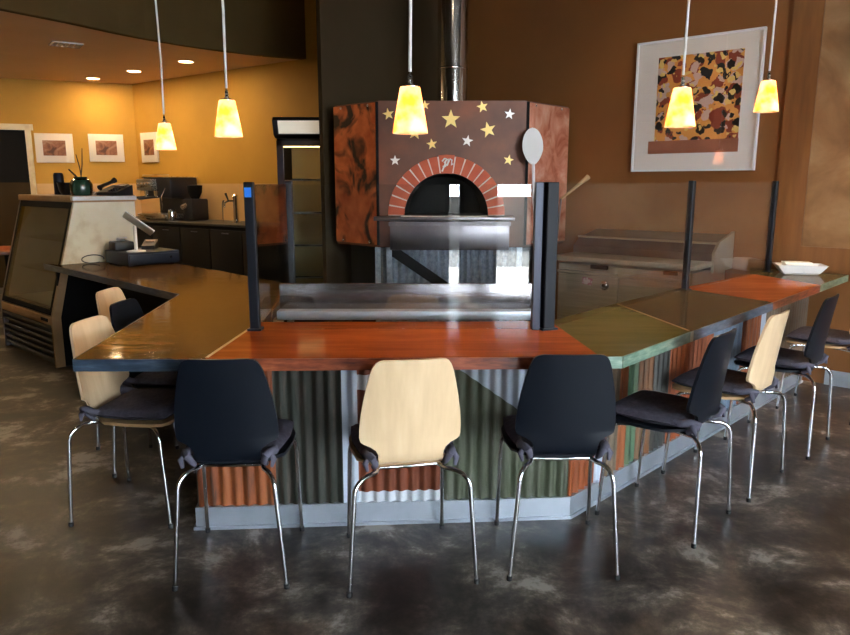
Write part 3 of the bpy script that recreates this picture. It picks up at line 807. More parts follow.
# stars
stars = [(389.1, 117, 5.5, 0, 10), (424.8, 108.5, 4.5, 0, 4), (415, 134.5, 7, 0, -6), (450, 122, 9, 0, 0), (480.5, 110, 5.5, 0, 12), (507, 117, 5, 1, -8), (486.5, 132, 7.5, 0, 14),
         (466.3, 142.7, 5.5, 1, -10), (431.5, 145.8, 5.3, 0, 8), (395.3, 161.7, 5, 1, 0), (507, 161.3, 5, 0, -12)]
for px, py, r, sil, rt in stars:
    x = acx + (px - 446) * .00824; z = acz + (216 - py) * .00824 * .985; rr = r * .00824 * 1.05
    mb = MB(); pts = []
    for k in range(10):
        a = PI / 2 + k * PI / 5 + R(rt); q = rr if k % 2 == 0 else rr * .42
        pts.append((x + q * math.cos(a), fy - .006, z + q * math.sin(a)))
    mb.slabface(pts, (0, .0055, 0))
    o = part('star', mb, M['silverleaf'] if sil else M['gold'], ov, True, smooth=False); o['label'] = 'silver star' if sil else 'gold star'
# side copper sheets
def sheet(a, b, z0, z1, mat, lab, wob=0.):
    a, b = Vector(a), Vector(b); d = (b - a).normalized(); n = Vector((d.y, -d.x))
    mb = MB(); nu, nv = 24, 36
    rnd = [(random.uniform(4, 16), random.uniform(4, 12), random.uniform(0, 6)) for _ in range(5)]
    def pos(u, v, k):
        p = a + (b - a) * u
        e = min(1, min(u, 1 - u) * 8, min(v, 1 - v) * 8)
        w = wob * e * sum(math.sin(f * u + g_ * v + h) for f, g_, h in rnd) / 3
        q = p + n * (.012 + w if k else 0)
        return (q.x, q.y, z0 + (z1 - z0) * v)
    g1 = mb.grid(lambda u, v: pos(u, v, 1), nu, nv); g0 = mb.grid(lambda u, v: pos(u, v, 0), nu, nv)
    for j in range(nv):
        for i in (0, nu): mb.bm.faces.new((g0[j][i], g0[j + 1][i], g1[j + 1][i], g1[j][i]))
    for i in range(nu):
        for j in (0, nv): mb.bm.faces.new((g0[j][i], g0[j][i + 1], g1[j][i + 1], g1[j][i]))
    o = part('side_panel', mb, mat, ov, True, angle=80); o['label'] = lab
    r_ = MB()
    for u in (.18, .8):
        for v in (.015, .985):
            p = a + (b - a) * u + n * .014; r_.lathe([(0, .006), (.008, .004), (.011, 0), (0, 0)], (p.x, p.y, z0 + (z1 - z0) * v), 10, (R(90), 0, math.atan2(n.y, n.x) + R(90)))
    part('rivets', r_, M['steel'], o, True)
sheet(bodyp[5], (fx0 - .004, fy + .022), zb, zt, M['burnt'], 'orange copper side sheet with dark scorch marks', .002)
sheet((fx1 + .004, fy + .022), bodyp[2], zb, zt, M['hammered'], 'bright crinkled copper side sheet', .020)
mb = MB(); mb.box((fx0 - .012, fy + .008, (zb + zt) / 2), (.022, .03, zt - zb)); part('corner_trim', mb, M['dark'], ov, True, smooth=False)
mb = MB(); mb.box((fx1 + .012, fy + .008, (zb + zt) / 2), (.022, .03, zt - zb)); part('corner_trim', mb, M['dark'], ov, True, smooth=False)
# mantel, ash drawer
mb = MB(); mb.box((.155, fy - .06, 1.167), (1.14, .14, .03), bevel=.004); part('mantel', mb, M['darksteel'], ov, True)
mb = MB(); mb.box((.155, fy - .06, 1.184), (.70, .13, .012)); part('hearth_stone', mb, M['mortar'], ov, True)
mb = MB(); mb.box((.20, fy - .052, 1.03), (.97, .10, .235), bevel=.004); mb.box((.20, fy - .106, 1.125), (.99, .016, .03))
part('ash_drawer', mb, M['darksteel'], ov, True)['label'] = 'dark steel ash drawer below the mouth'
# corrugated base and frame
core = [(-.36, fy + .12), (.76, fy + .12), (1.08, 6.36), (.82, 6.60), (-.38, 6.58), (-.66, 6.28)]
mb = MB(); mb.prism(core, 0, zb - .021); part('base', mb, M['dark'], ov, True, smooth=False)
corrugated((-.37, fy + .10), (.77, fy + .10), 0, 1.14, .02, zb - .03, M['galv'], amp=.016, per=.062, parent=ov, name='base_sheet')
mb = MB()
for x in (-.395, -.30, .79): mb.box((x, fy + .06, (zb - .02) / 2), (.045, .045, zb - .025))
part('base_leg', mb, M['galv'], ov, True, smooth=False)
mb = MB(); a, b = Vector((-.28, fy + .055, .90)), Vector((.30, fy + .055, .50)); d = b - a  # dark diagonal bar set in front of the corrugated base
mb.box(tuple((a + b) / 2), (d.length, .02, .085), (0, -math.atan2(d.z, d.x), 0)); part('diagonal_bar', mb, M['dark'], ov, True, smooth=False)
# flue
mb = MB(); mb.lathe([(.128, zt + .013), (.128, H - .01)], (.235, 6.32, 0), 40)
mb.lathe([(.128, 2.4), (.132, 2.405), (.132, 2.415), (.128, 2.42)], (.235, 6.32, 0), 40); mb.lathe([(.128, zt + .013), (.16, zt + .013), (.16, zt + .02), (.128, zt + .03)], (.235, 6.32, 0), 40)
part('flue', mb, M['pipe'], ov, True, angle=50)['label'] = 'polished steel flue pipe'

# peels leaning at the oven
pe = thing('pizza_peel', 'white oval headed turning peel leaning upright on the copper oven corner', 'pizza peel', (.86, 5.50, 0))
mb = MB()
top_p, bot_p = Vector((.845, 5.74, 1.93)), Vector((.905, 5.45, 0.0))
mb.tube([bot_p, bot_p + (top_p - bot_p) * .83], .012, 10); part('handle', mb, M['whitemetal'], pe, True)
mb = MB(); c = bot_p + (top_p - bot_p) * .90; dz = (top_p - bot_p).normalized(); ux = Vector((1, 0, 0)); ux = (ux - dz * ux.dot(dz)).normalized(); nn_ = dz.cross(ux)
pts = [];
for k in range(28):
    a = 2 * PI * k / 28; taper = 1 if math.sin(a) > -.2 else 1 - .25 * (-.2 - math.sin(a))
    pts.append(c + ux * (.082 * math.cos(a) * taper) + dz * (.145 * math.sin(a)))
mb.slabface(pts, nn_ * .008); part('blade', mb, M['whitemetal'], pe, True)
p2 = thing('oven_brush', 'pale wooden handle of a tool poking out beside the oven', 'oven tool', (1.2, 5.6, 0))
a, b = Vector((1.06, 5.56, 1.33)), Vector((1.28, 5.62, 1.50))
mb = MB(); mb.tube([a, a + (b - a) * .6, b], .012, 10, radii=[.009, .011, .021]); part('handle', mb, M['plyedge'], p2, True)
mb = MB(); mb.tube([(.96, 5.53, .03), tuple(a)], .008, 8); part('shaft', mb, M['darksteel'], p2, True)
mb = MB(); mb.box((.96, 5.53, .015), (.12, .05, .03), bevel=.008); part('head', mb, M['dark'], p2, True)

# ------------------------------------------------------------------ stainless shelf behind the front glass
sh = thing('pass_shelf', 'low stainless steel shelf rail on legs behind the front glass', 'shelf', (-.1, 3.60, 0))
mb = MB(); mb.box((-.10, 3.62, .872), (1.31, .02, .135), bevel=.003); part('back_plate', mb, M['mirrorsteel'], sh, True)
mb = MB(); mb.box((-.10, 3.585, .785), (1.315, .10, .045), bevel=.004); part('front_lip', mb, M['alu'], sh, True)
for x in (-.70, -.10, .50):
    mb = MB(); mb.tube([(x, 3.60, 0), (x, 3.60, .765)], .018, 12); part('leg', mb, M['steel'], sh, True)

# ------------------------------------------------------------------ prep table along the picture wall
dR = Vector((.7555, -.6559)); nRm = Vector((-.656, -.755))
pt = thing('prep_table', 'stainless steel refrigerated prep table standing along the picture wall', 'prep table', (1.6, 5.5, 0), math.atan2(dR.y, dR.x))
# local frame: x along the wall, y away from the room; anchor on the front right corner
fr = Vector((1.885, 4.893)); org = Vector((1.6, 5.5)); off_ = fr - org
lx1 = off_.dot(dR); ly0 = off_.dot(-nRm); lx0 = lx1 - 1.14; ly1 = ly0 + .74
ZP = .885
mb = MB(); mb.box(((lx0 + lx1) / 2, (ly0 + ly1) / 2 + .02, .46), (lx1 - lx0 - .06, ly1 - ly0 - .06, .72)); part('cabinet', mb, M['paleSteel'], pt)
mb = MB(); mb.box(((lx0 + lx1) / 2, ly0 + .17, ZP - .02), (lx1 - lx0, .34, .04), bevel=.006); part('work_surface', mb, M['paleSteel'], pt)
mb = MB(); hx1 = lx1 + .10
mb.slabface([(lx0, ly0 + .33, .82), (lx0, ly0 + .33, .94), (lx0, ly0 + .42, 1.005), (lx0, ly1, 1.06), (lx0, ly1, .82)], (lx1 - .005 - lx0, 0, 0)); part('lid', mb, M['darksteel'], pt, smooth=False)
mb = MB(); mb.slabface([(lx1 - .004, ly0 + .33, .80), (lx1 - .004, ly0 + .33, .95), (lx1 - .004, ly0 + .42, 1.02), (lx1 - .004, ly1, 1.085), (lx1 - .004, ly1, .80)], (.02, 0, 0)); part('end_cap', mb, M['paleSteel'], pt, smooth=False)
mb = MB(); mb.box(((lx0 + lx1) / 2, ly0 + .415, 1.012), (lx1 - lx0, .05, .014), bevel=.004); part('lid_handle', mb, M['paleSteel'], pt)
for i, (a, b) in enumerate([(lx0 + .05, lx0 + .56), (lx0 + .60, lx1 - .05)]):
    mb = MB(); mb.box(((a + b) / 2, ly0 + .03, .45), (b - a, .04, .60), bevel=.008); d = part('door', mb, M['paleSteel'], pt)
    mb = MB(); mb.box(((a + b) / 2, ly0 + .006, .765), (b - a, .03, .022), bevel=.006); part('handle', mb, M['paleSteel'], d)
    if i == 0:
        mb = MB(); mb.lathe([(0, .022), (.018, .020), (.024, .012), (.036, .008), (.038, 0), (0, 0)], (b - .10, ly0 + .010, .68), 20, (R(90), 0, 0)); part('lock', mb, M['chrome'], d)
        mb = MB(); mb.box((b - .25, ly0 + .008, .70), (.085, .004, .055), (0, R(6), 0)); part('sticker', mb, M['sticker'], d)
mb = MB(); mb.box((lx0 + .40, ly0 + .022, .815), (.14, .02, .03)); mb.box((lx0 + .96, ly0 + .022, .815), (.10, .02, .026)); part('control_plate', mb, M['dark'], pt)
for x in (lx0 + .06, lx1 - .06):
    for y in (ly0 + .08, ly1 - .06):
        mb = MB(); mb.tube([(x, y, 0), (x, y, .12)], .022, 12); part('leg', mb, M['paleSteel'], pt)

# ------------------------------------------------------------------ framed picture on the right wall
sA, sB = 2.015, 2.995
pc = wr((sA + sB) / 2, .0); 
pic = thing('picture', 'large square white matted abstract print on the orange wall', 'framed picture', (pc[0], pc[1], 1.545), math.atan2(DR.y, DR.x))
W, HH = .975, 1.015
mb = MB()
for (x, z, w, h) in ((0, .0075, W, .015), (0, HH - .0075, W, .015), (-W / 2 + .0075, HH / 2, .015, HH), (W / 2 - .0075, HH / 2, .015, HH)): mb.box((x, -.02, z), (w, .034, h))
part('frame', mb, M['whitemetal'], pic, smooth=False)
mb = MB(); mb.box((0, -.012, HH / 2), (W - .03, .014, HH - .03)); part('mat', mb, M['mat'], pic, smooth=False)
mb = MB(); mb.box((.022, -.0205, .555), (.655, .002, .66)); part('print', mb, M['print'], pic, smooth=False)['label'] = 'print of orange, black and pink dabs'
mb = MB(); mb.box((.0, -.0208, .19), (.71, .002, .10)); part('print_strip', mb, M['brownstrip'], pic, smooth=False)
mb = MB(); mb.box((0, -.031, HH / 2), (W - .03, .003, HH - .03)); part('glass', mb, M['picglass'], pic, smooth=False)

# small pictures in the kitchen
def small(p, ang, w, h, label, z):
    t = thing('picture', label, 'framed picture', (p.x, p.y, z), ang, 'small pictures on the yellow walls')
    mb = MB(); mb.box((0, -.012, h / 2), (w, .022, h), bevel=.003); part('mat', mb, M['mat'], t)
    mb = MB(); mb.box((0, -.0245, h / 2), (w * .60, .003, h * .52)); part('print', mb, M['smallprint'], t, smooth=False)
aL = math.atan2(dL.y, dL.x)
small(wl(1.075, .001), aL, .48, .40, 'white matted brown print nearest the dark doorway', 1.735)
small(wl(.405, .001), aL, .46, .385, 'white matted print above the reed pot and desk phone', 1.755)
pk = KC + dY * .345 - nY * .001
small(pk, math.atan2(dY.y, dY.x), .40, .415, 'white matted print just right of the kitchen corner', 1.745)

# ------------------------------------------------------------------ pendants
pend = [((-1.79, 5.0), 1.676, 'hanging farthest left, over the left wing'), ((-.99, 3.66), 1.679, 'second from the left, before the yellow kitchen wall'),
        ((-.059, 2.90), 1.645, 'hanging in front of the oven stars'), ((1.212, 3.46), 1.713, 'hanging in front of the large abstract print'), ((2.05, 4.39), 1.871, 'hanging just right of the large abstract print')]
pproto = None
for (x, y), z, lab in pend:
    lab = 'lit amber glass pendant lamp ' + lab
    if pproto is None:
        pproto = thing('pendant_lamp', lab, 'pendant lamp', (x, y, z), 0, 'pendant lamps over the bar')
        mb = MB(); mb.lathe([(.070, 0), (.066, .03), (.040, .175), (.036, .178)], n=32); mb.lathe([(.067, .001), (.063, .03), (.037, .174)], n=32)
        part('lamp_shade', mb, M['shade'], pproto, angle=60)
        mb = MB(); mb.lathe([(0, .172), (.03, .172), (.038, .177), (.038, .180), (.010, .19), (.008, .22), (0, .237)], n=20); part('socket', mb, M['steel'], pproto)
        mb = MB(); mb.lathe([(0, .058), (.012, .062), (.018, .078), (.012, .10), (.008, .12), (.008, .17), (0, .171)], n=14); part('bulb', mb, M['bulb'], pproto)
        mb = MB(); mb.tube([(0, 0, .236), (.004, 0, .6), (-.004, 0, 1.0), (0, 0, H - .02 - 1.676)], .0065, 8); part('cord', mb, M['paper'], pproto)
        mb = MB(); mb.lathe([(0, 0), (.06, 0), (.05, -.02), (0, -.022)], (0, 0, H - .001 - 1.676), 20); part('canopy', mb, M['steel'], pproto)
    else:
        c = dup(pproto, (x, y, z), 0, lab)
        dz = z - 1.676                     # shorter cord for the higher lamps
        for ch in c.children:
            if ch.name.startswith('cord'):
                mb = MB(); mb.tube([(0, 0, .236), (.004, 0, .6), (-.004, 0, 1.0), (0, 0, H - .02 - z)], .0065, 8)
                me = bpy.data.meshes.new('cord'); mb.bm.to_mesh(me); mb.bm.free(); me.materials.append(M['paper']); ch.data = me
            if ch.name.startswith('canopy'): ch.location = (0, 0, -dz)
    l = bpy.data.lights.new('pendant_bulb_light', 'POINT'); l.energy = 13; l.color = (1, .72, .42); l.shadow_soft_size = .02
    lo = bpy.data.objects.new('pendant_bulb_light', l); lo.location = (x, y, z + .035); C.objects.link(lo)

# ------------------------------------------------------------------ recessed lights and vent
dl = [(-4.596, 10.07, 'leftmost'), (-3.709, 9.371, 'middle'), (-2.787, 8.626, 'rightmost')]
spots_xy = [(-4.50, 9.98), (-3.69, 9.35), (-2.79, 8.63)]
fp = None
for (x, y), w in zip(spots_xy, ('leftmost', 'middle', 'rightmost')):
    lab = 'lit round recessed ceiling lamp, %s of the three over the kitchen' % w
    if fp is None:
        fp = thing('ceiling_light', lab, 'ceiling light', (x, y, 2.85), 0, 'recessed lamps in the kitchen ceiling')
        mb = MB(); mb.lathe([(.085, 0), (.10, -.004), (.10, -.008), (.082, -.010), (.082, -.002)], n=28); part('trim_ring', mb, M['cream'], fp)
        mb = MB(); mb.lathe([(0, -.006), (.081, -.006), (.081, -.002), (0, -.002)], n=28); part('lens', mb, M['downlight'], fp)
    else: dup(fp, (x, y, 2.85), 0, lab)
def area(name, loc, size, energy, col, rot=(0, 0, 0), spread=None):
    l = bpy.data.lights.new(name, 'AREA'); l.shape = 'DISK'; l.size = size; l.energy = energy; l.color = col
    o = bpy.data.objects.new(name, l); o.location = loc; o.rotation_euler = rot; C.objects.link(o); return o
for (x, y) in spots_xy: area('recessed_lamp_light', (x, y, 2.835), .15, 8, (1, .70, .36))
for (x, y) in [(-5.6, 8.3), (-4.3, 7.6), (-5.4, 6.2)]: area('recessed_lamp_light', (x, y, 2.835), .15, 12, (1, .70, .36))
mb = MB()
for i in range(5): mb.box((-.1 + .05 * i, 0, -.008), (.03, .22, .008), (0, R(20), 0))
mb.box((0, .12, -.007), (.28, .02, .012)); mb.box((0, -.12, -.007), (.28, .02, .012)); mb.box((-.135, 0, -.007), (.02, .24, .012)); mb.box((.135, 0, -.007), (.02, .24, .012))
single('ceiling_vent', mb, M['darksteel'], 'small grey slatted air vent in the kitchen ceiling', 'vent', loc=(-3.676, 7.605, 2.85), rotz=R(35))

# ------------------------------------------------------------------ display case
ang_c = math.atan2(-case_in.x, case_in.y)  # local x towards the counter side, local y inward
dc = thing('display_case', 'refrigerated display case with sloping glass front and cream side', 'display case', (case_o.x, case_o.y, 0), math.atan2(-case_al.y, -case_al.x))
# local frame: x from far end (-1.2) to the counter side (0); y inward
CW, CD, CH = 1.2, .74, 1.34
yt = .25
def sidepoly(x): return [(x, 0, .0), (x, 0, .40), (x, yt, CH - .03), (x, yt, CH), (x, CD, CH), (x, CD, 0)]
zs = .77; ys = (zs - .40) / (CH - .43) * yt
mb = MB(); mb.slabface([(-.03, ys, zs), (-.03, yt, CH - .03), (-.03, yt, CH), (-.03, CD, CH), (-.03, CD, zs)], (.03, 0, 0)); part('side_panel', mb, M['cream'], dc, smooth=False)['label'] = 'cream enamel side panel'
mb = MB(); mb.slabface([(-.03, .07, 0), (-.03, .07, zs - .002), (-.03, CD, zs - .002), (-.03, CD, 0)], (.027, 0, 0)); part('lower_side', mb, M['dark'], dc, smooth=False)['label'] = 'black lower side'
mb = MB(); mb.slabface([(-.03, 0, 0), (-.03, 0, .40), (-.03, ys, zs - .002), (-.03, ys + .06, zs - .002), (-.03, .069, .40), (-.03, .069, 0)], (.03, 0, 0)); part('corner_post', mb, M['plyedge'], dc, smooth=False)['label'] = 'brown front corner post'
mb = MB(); mb.slabface(sidepoly(-CW), (.03, 0, 0)); part('side_panel', mb, M['darksteel'], dc, smooth=False)
mb = MB(); mb.box((-CW / 2, (yt + CD) / 2, CH - .015), (CW + .02, CD - yt + .02, .05), bevel=.008); part('top', mb, M['plyedge'], dc)['label'] = 'brown wooden top board'
mb = MB(); mb.box((-.012, (yt + CD) / 2, CH - .01), (.05, CD - yt + .03, .035), bevel=.006); part('top_trim', mb, M['whitemetal'], dc)
mb = MB(); mb.box((-CW / 2, CD - .015, .7), (CW - .06, .03, 1.28)); part('back_panel', mb, M['casein'], dc, smooth=False)
# sloped glass, y from .0 (z .42) to yt (z 1.30)
def sl(x, z): return (x, (z - .40) / (CH - .03 - .40) * yt, z)
g0, g1 = .46, 1.25
mb = MB(); mb.slabface([sl(-CW + .07, g0), sl(-.07, g0), sl(-.07, g1), sl(-CW + .07, g1)], (0, .006, 0)); gl = part('front_glass', mb, M['caseglass'], dc, smooth=False)
mb = MB()
for a, b, w in ((-CW + .03, -CW + .075, 0), (-.075, -.03, 0)):
    mb.slabface([sl(a, .42), sl(b, .42), sl(b, 1.30), sl(a, 1.30)], (0, .03, 0))
mb.slabface([sl(-CW + .03, 1.25), sl(-.03, 1.25), sl(-.03, 1.31), sl(-CW + .03, 1.31)], (0, .03, 0))
mb.slabface([sl(-CW + .03, .42), sl(-.03, .42), sl(-.03, .465), sl(-CW + .03, .465)], (0, .03, 0))
part('glass_frame', mb, M['dark'], dc, smooth=False)
mb = MB(); mb.box((-CW / 2, .015, .375), (CW - .05, .03, .075), bevel=.004); b_ = part('front_band', mb, M['plyedge'], dc)
mb = MB(); mb.box((-.16, -.002, .375), (.14, .006, .025)); part('name_plate', mb, M['dark'], b_, smooth=False)
mb = MB(); mb.box((-CW / 2, .05, .17), (CW - .07, .02, .34))
for i in range(6): mb.box((-CW / 2, .022, .05 + .052 * i), (CW - .09, .04, .014), (R(-25), 0, 0))
part('vent_grille', mb, M['greymetal'], dc, smooth=False)
mb = MB(); mb.box((-CW / 2, .40, .44), (CW - .07, .60, .03)); part('deck', mb, M['darksteel'], dc, smooth=False)
for z, y0 in ((.72, .17), (.98, .24)):
    mb = MB(); mb.box((-CW / 2, (y0 + CD - .04) / 2, z), (CW - .08, CD - .04 - y0, .012)); part('shelf', mb, M['pane'], dc, smooth=False)
# things inside
mb = MB(); mb.box((0, 0, .004), (.30, .22, .008), bevel=.003); mb.box((0, .105, .02), (.30, .01, .03)); mb.box((0, -.105, .02), (.30, .01, .03))
def cw(x, y, z): 
    p = case_o + case_in * y - case_al * x
    return (p.x, p.y, z)
single('bakery_tray', mb, M['whitemetal'], 'pale tray lying on the bottom deck inside the display case', 'tray', loc=cw(-.32, .36, .456), rotz=math.atan2(-case_al.y, -case_al.x) + .3)

# items on top of the case
CT = CH + .011
mb = MB(); mb.lathe([(0, .002), (.036, .002), (.04, 0), (.045, .004), (.042, .17), (.036, .185), (.03, .19), (0, .19)], n=20); single('thermos', mb, M['navyplastic'], 'tall dark cylinder standing on the far end of the display case', 'flask', loc=cw(-.80, .45, CT))
mb = MB()
for i in range(3):
    t_ = [0, .16, .32]
    mb.box((0, 0, .004), (.30, .24, .008), bevel=.003)
mb.box((0, .115, .012), (.30, .008, .02)); mb.box((0, -.115, .012), (.30, .008, .02)); mb.box((.147, 0, .012), (.008, .24, .02)); mb.box((-.147, 0, .012), (.008, .24, .02))
single('serving_tray', mb, M['steel'], 'flat shiny metal tray on top of the display case', 'tray', loc=cw(-.68, .62, CT), rotz=math.atan2(-case_al.y, -case_al.x))
bowl = lambda r, h: MB().lathe([(0, .004), (r * .5, .0), (r * .8, h * .3), (r, h), (r * .93, h), (r * .72, h * .35), (0, .012)], n=22)
single('bowl', bowl(.068, .105), M['plastic'], 'black round bowl on the display case next to the tall dark cylinder', 'bowl', 'bowls on the display case', cw(-.58, .42, CT))
single('bowl', bowl(.062, .11), M['plastic'], 'black round bowl on the display case touching the green pot', 'bowl', 'bowls on the display case', cw(-.40, .50, CT))
po = thing('reed_pot', 'dark green pot with bare dark reeds on the display case', 'vase', cw(-.21, .40, CT))
mb = MB(); mb.lathe([(0, .002), (.075, 0), (.085, .02), (.088, .09), (.07, .125), (.05, .135), (.052, .15), (.046, .15), (.044, .13), (0, .12)], n=26); part('pot', mb, M['green'], po)
for a, b, r in (((.0, .0, .12), (.02, .03, .38), .005), ((.01, .0, .12), (-.025, .01, .33), .005), ((-.01, 0, .12), (-.10, .02, .21), .008)):
    mb = MB(); mb.tube([a, ((a[0] + b[0]) / 2 + .006, (a[1] + b[1]) / 2, (a[2] + b[2]) / 2), b], r, 8, radii=[r, r, r * .7]); part('reed', mb, M['twig'], po)
ph = thing('desk_phone', 'black desk telephone on the display case beside the green pot', 'telephone', cw(-.02, .44, CT), math.atan2(-case_al.y, -case_al.x) + .45)
ph.location = cw(-.09, .62, CT)
mb = MB(); mb.slabface([(-.10, -.10, 0), (-.10, .10, 0), (-.10, .10, .085), (-.10, -.10, .025)], (.20, 0, 0)); part('base', mb, M['plastic'], ph, smooth=False)
mb = MB(); mb.box((.03, .05, .078), (.10, .06, .008), (R(17), 0, 0)); part('screen', mb, M['darksteel'], ph)
mb = MB()
for i in range(3):
    for j in range(3): mb.box((.01 + .028 * i, -.07 + .028 * j, .037 + .0085 * j), (.018, .016, .012), (R(17), 0, 0), .002, 1)
part('keypad', mb, M['greymetal'], ph)
mb = MB(); mb.tube([(-.075, -.085, .06), (-.075, -.05, .078), (-.075, .05, .105), (-.075, .10, .125)], .016, 10, radii=[.024, .015, .015, .024]); part('handset', mb, M['plastic'], ph)

# ------------------------------------------------------------------ till on the wing
till = thing('cash_drawer', 'dark navy cash drawer on the left wing of the worktop', 'cash drawer', (-2.27, 5.65, Z1), R(46))
mb = MB(); mb.box((0, 0, .055), (.42, .42, .10), bevel=.006); part('housing', mb, M['navyplastic'], till)
mb = MB(); mb.box((0, -.212, .05), (.40, .012, .075), bevel=.003); d = part('drawer', mb, M['navyplastic'], till)
mb = MB(); mb.lathe([(0, .006), (.009, .006), (.011, 0), (0, 0)], (.13, -.218, .055), 14, (R(90), 0, 0)); part('lock', mb, M['chrome'], d)
for x in (-.18, .18):
    for y in (-.18, .18):
        mb = MB(); mb.box((x, y, .0035), (.03, .03, .007)); part('foot', mb, M['rubber'], till)
TZ = Z1 + .106
def tl(x, y):
    v = Vector((x, y)); v.rotate(__import__('mathutils').Matrix.Rotation(R(46), 2)); return (-2.27 + v.x, 5.65 + v.y, TZ)
tb = thing('tablet_stand', 'white tablet till on a round footed stand on the cash drawer', 'tablet stand', tl(-.10, -.12), R(20))
mb = MB(); mb.lathe([(0, .014), (.03, .014), (.068, .008), (.072, 0), (0, 0)], n=28); part('base', mb, M['whitemetal'], tb)
mb = MB(); mb.lathe([(0, .012), (.013, .012), (.012, .20), (0, .20)], n=16); part('pole', mb, M['whitemetal'], tb)
mb = MB(); mb.box((.03, .01, .215), (.25, .19, .010), (R(-18), R(38), 0), .006); t_ = part('tablet', mb, M['whitemetal'], tb)
mb = MB(); mb.box((.034, .011, .2203), (.215, .165, .002), (R(-18), R(38), 0)); part('screen', mb, M['plastic'], t_, smooth=False)
cr_ = thing('card_reader', 'black card reader lying on the cash drawer behind the tablet stand', 'card reader', tl(.09, .05), R(10))
mb = MB(); mb.slabface([(-.05, -.08, 0), (-.05, .08, 0), (-.05, .08, .07), (-.05, -.08, .03)], (.10, 0, 0)); part('body', mb, M['plastic'], cr_, smooth=False)
mb = MB(); mb.box((0, .03, .061), (.07, .05, .006), (R(14), 0, 0)); part('screen', mb, M['darksteel'], cr_)
pr = thing('receipt_printer', 'low dark receipt printer with white paper beside the tablet stand', 'printer', tl(-.12, .10), R(40))
mb = MB(); mb.box((0, 0, .035), (.15, .17, .07), bevel=.012); part('body', mb, M['plastic'], pr)
mb = MB(); mb.grid(lambda u, v: (-.035 + .07 * u, .02 - .07 * v, .0715 + .03 * math.sin(v * 2.4)), 4, 8); part('paper', mb, M['paper'], pr)
cb = MB(); cb.tube([(-2.655 + .11 * math.cos(a) * (.8), 5.615 + .03 * math.sin(a), Z1 + .035 + .03 * math.sin(a)) for a in [PI * 2 * i / 24 for i in range(22)]], .004, 6)
single('power_cord', cb, M['plastic'], 'loop of black cord beside the cash drawer', 'cord')

# ------------------------------------------------------------------ dish at the wall end
di = thing('serving_dish', 'white boat shaped dish at the wall end of the worktop', 'dish', (2.652, 4.965, Z1), R(-14))
mb = MB()
def ring(w, d, z): return [(-w, -d, z), (w, -d, z), (w, d, z), (-w, d, z)]
bm2 = mb.bm
def loft(rings):
    vs = [[bm2.verts.new(p) for p in r] for r in rings]
    for a, b in zip(vs, vs[1:]):
        for k in range(4): bm2.faces.new((a[k], a[(k + 1) % 4], b[(k + 1) % 4], b[k]))
    bm2.faces.new(list(reversed(vs[0]))); bm2.faces.new(vs[-1])
loft([ring(.105, .065, 0), ring(.118, .078, .012), ring(.158, .095, .062), ring(.163, .098, .066), ring(.150, .088, .062), ring(.108, .068, .014)])
part('bowl', mb, M['white'], di, smooth=False)
mb = MB()
for k in range(8): mb.box((-.015 + random.uniform(-.006, .006), random.uniform(-.005, .005), .0195 + .0085 * k), (.178, .106, .0085), (0, 0, random.uniform(-.05, .05)))
single('paper_napkins', mb, M['paper'], 'stack of white paper napkins lying in the boat shaped dish', 'napkins', loc=(2.652, 4.965, Z1), rotz=R(-14), smooth=False)

# ------------------------------------------------------------------ back counter with machines
CF = 5.359
p0 = KC - nY * .65; p0 = p0 + dY * .05; 
bc = thing('back_counter', 'black cabinet run with dark top along the yellow kitchen wall', 'counter', (p0.x, p0.y, 0), math.atan2(dY.y, dY.x))
LC = 3.60
mb = MB(); mb.box((LC / 2, .325, .47), (LC, .60, .94)); part('cabinet', mb, M['dark'], bc, smooth=False)
mb = MB(); mb.box((LC / 2, .318, .955), (LC + .04, .635, .03), bevel=.004); part('top', mb, M['c_slate'], bc)
for i in range(6):
    mb = MB(); mb.box((.3 + i * .6, .016, .48), (.585, .018, .84), bevel=.003); d = part('door', mb, M['blackcab'], bc)
    mb = MB(); mb.box((.3 + i * .6, .002, .86), (.12, .012, .012)); part('handle', mb, M['greymetal'], d)
BM = ROOTM[bc.name]
def bw(x, y, z=.971): v = BM @ Vector((x, y, z)); return (v.x, v.y, v.z)
abc = math.atan2(dY.y, dY.x)
es = thing('espresso_machine', 'black and steel two group espresso machine on the back counter', 'espresso machine', bw(1.08, .34), abc)
mb = MB(); mb.box((.03, .04, .42), (.62, .42, .27), bevel=.02); mb.box((.06, .13, .20), (.54, .22, .30)); part('body', mb, M['plastic'], es)
mb = MB(); mb.box((-.13, -.20, .46), (.34, .12, .15), bevel=.015); pn = part('group_panel', mb, M['steel'], es)
for x in (-.25, -.17, -.09, -.01):
    mb = MB(); mb.lathe([(0, .02), (.014, .018), (.018, 0), (0, 0)], (x, -.26, .47), 12, (R(90), 0, 0)); part('knob', mb, M['chrome'], pn)
for x in (-.20, .02):
    mb = MB(); mb.lathe([(0, -.08), (.04, -.08), (.045, 0), (0, 0)], (x, -.16, .38), 18); gp = part('group_head', mb, M['chrome'], es)
    mb = MB(); mb.tube([(x, -.16, .30), (x - .04, -.30, .29), (x - .06, -.40, .28)], .016, 8); part('portafilter', mb, M['plastic'], gp)
mb = MB(); mb.box((.03, -.05, .05), (.64, .46, .06), bevel=.008); part('drip_tray', mb, M['steel'], es)
for x in (-.24, .30):
    mb = MB(); mb.tube([(x, -.15, 0), (x, -.15, .03)], .025, 10); part('foot', mb, M['rubber'], es)
mb = MB(); mb.tube([(.22, -.16, .42), (.25, -.25, .30), (.24, -.24, .14)], .008, 8); part('steam_wand', mb, M['chrome'], es)
mb = MB(); mb.box((.03, .04, .558), (.63, .44, .012)); mb.tube([(-.27, -.17, .585), (.33, -.17, .585)], .006, 6); part('cup_rail', mb, M['steel'], es)
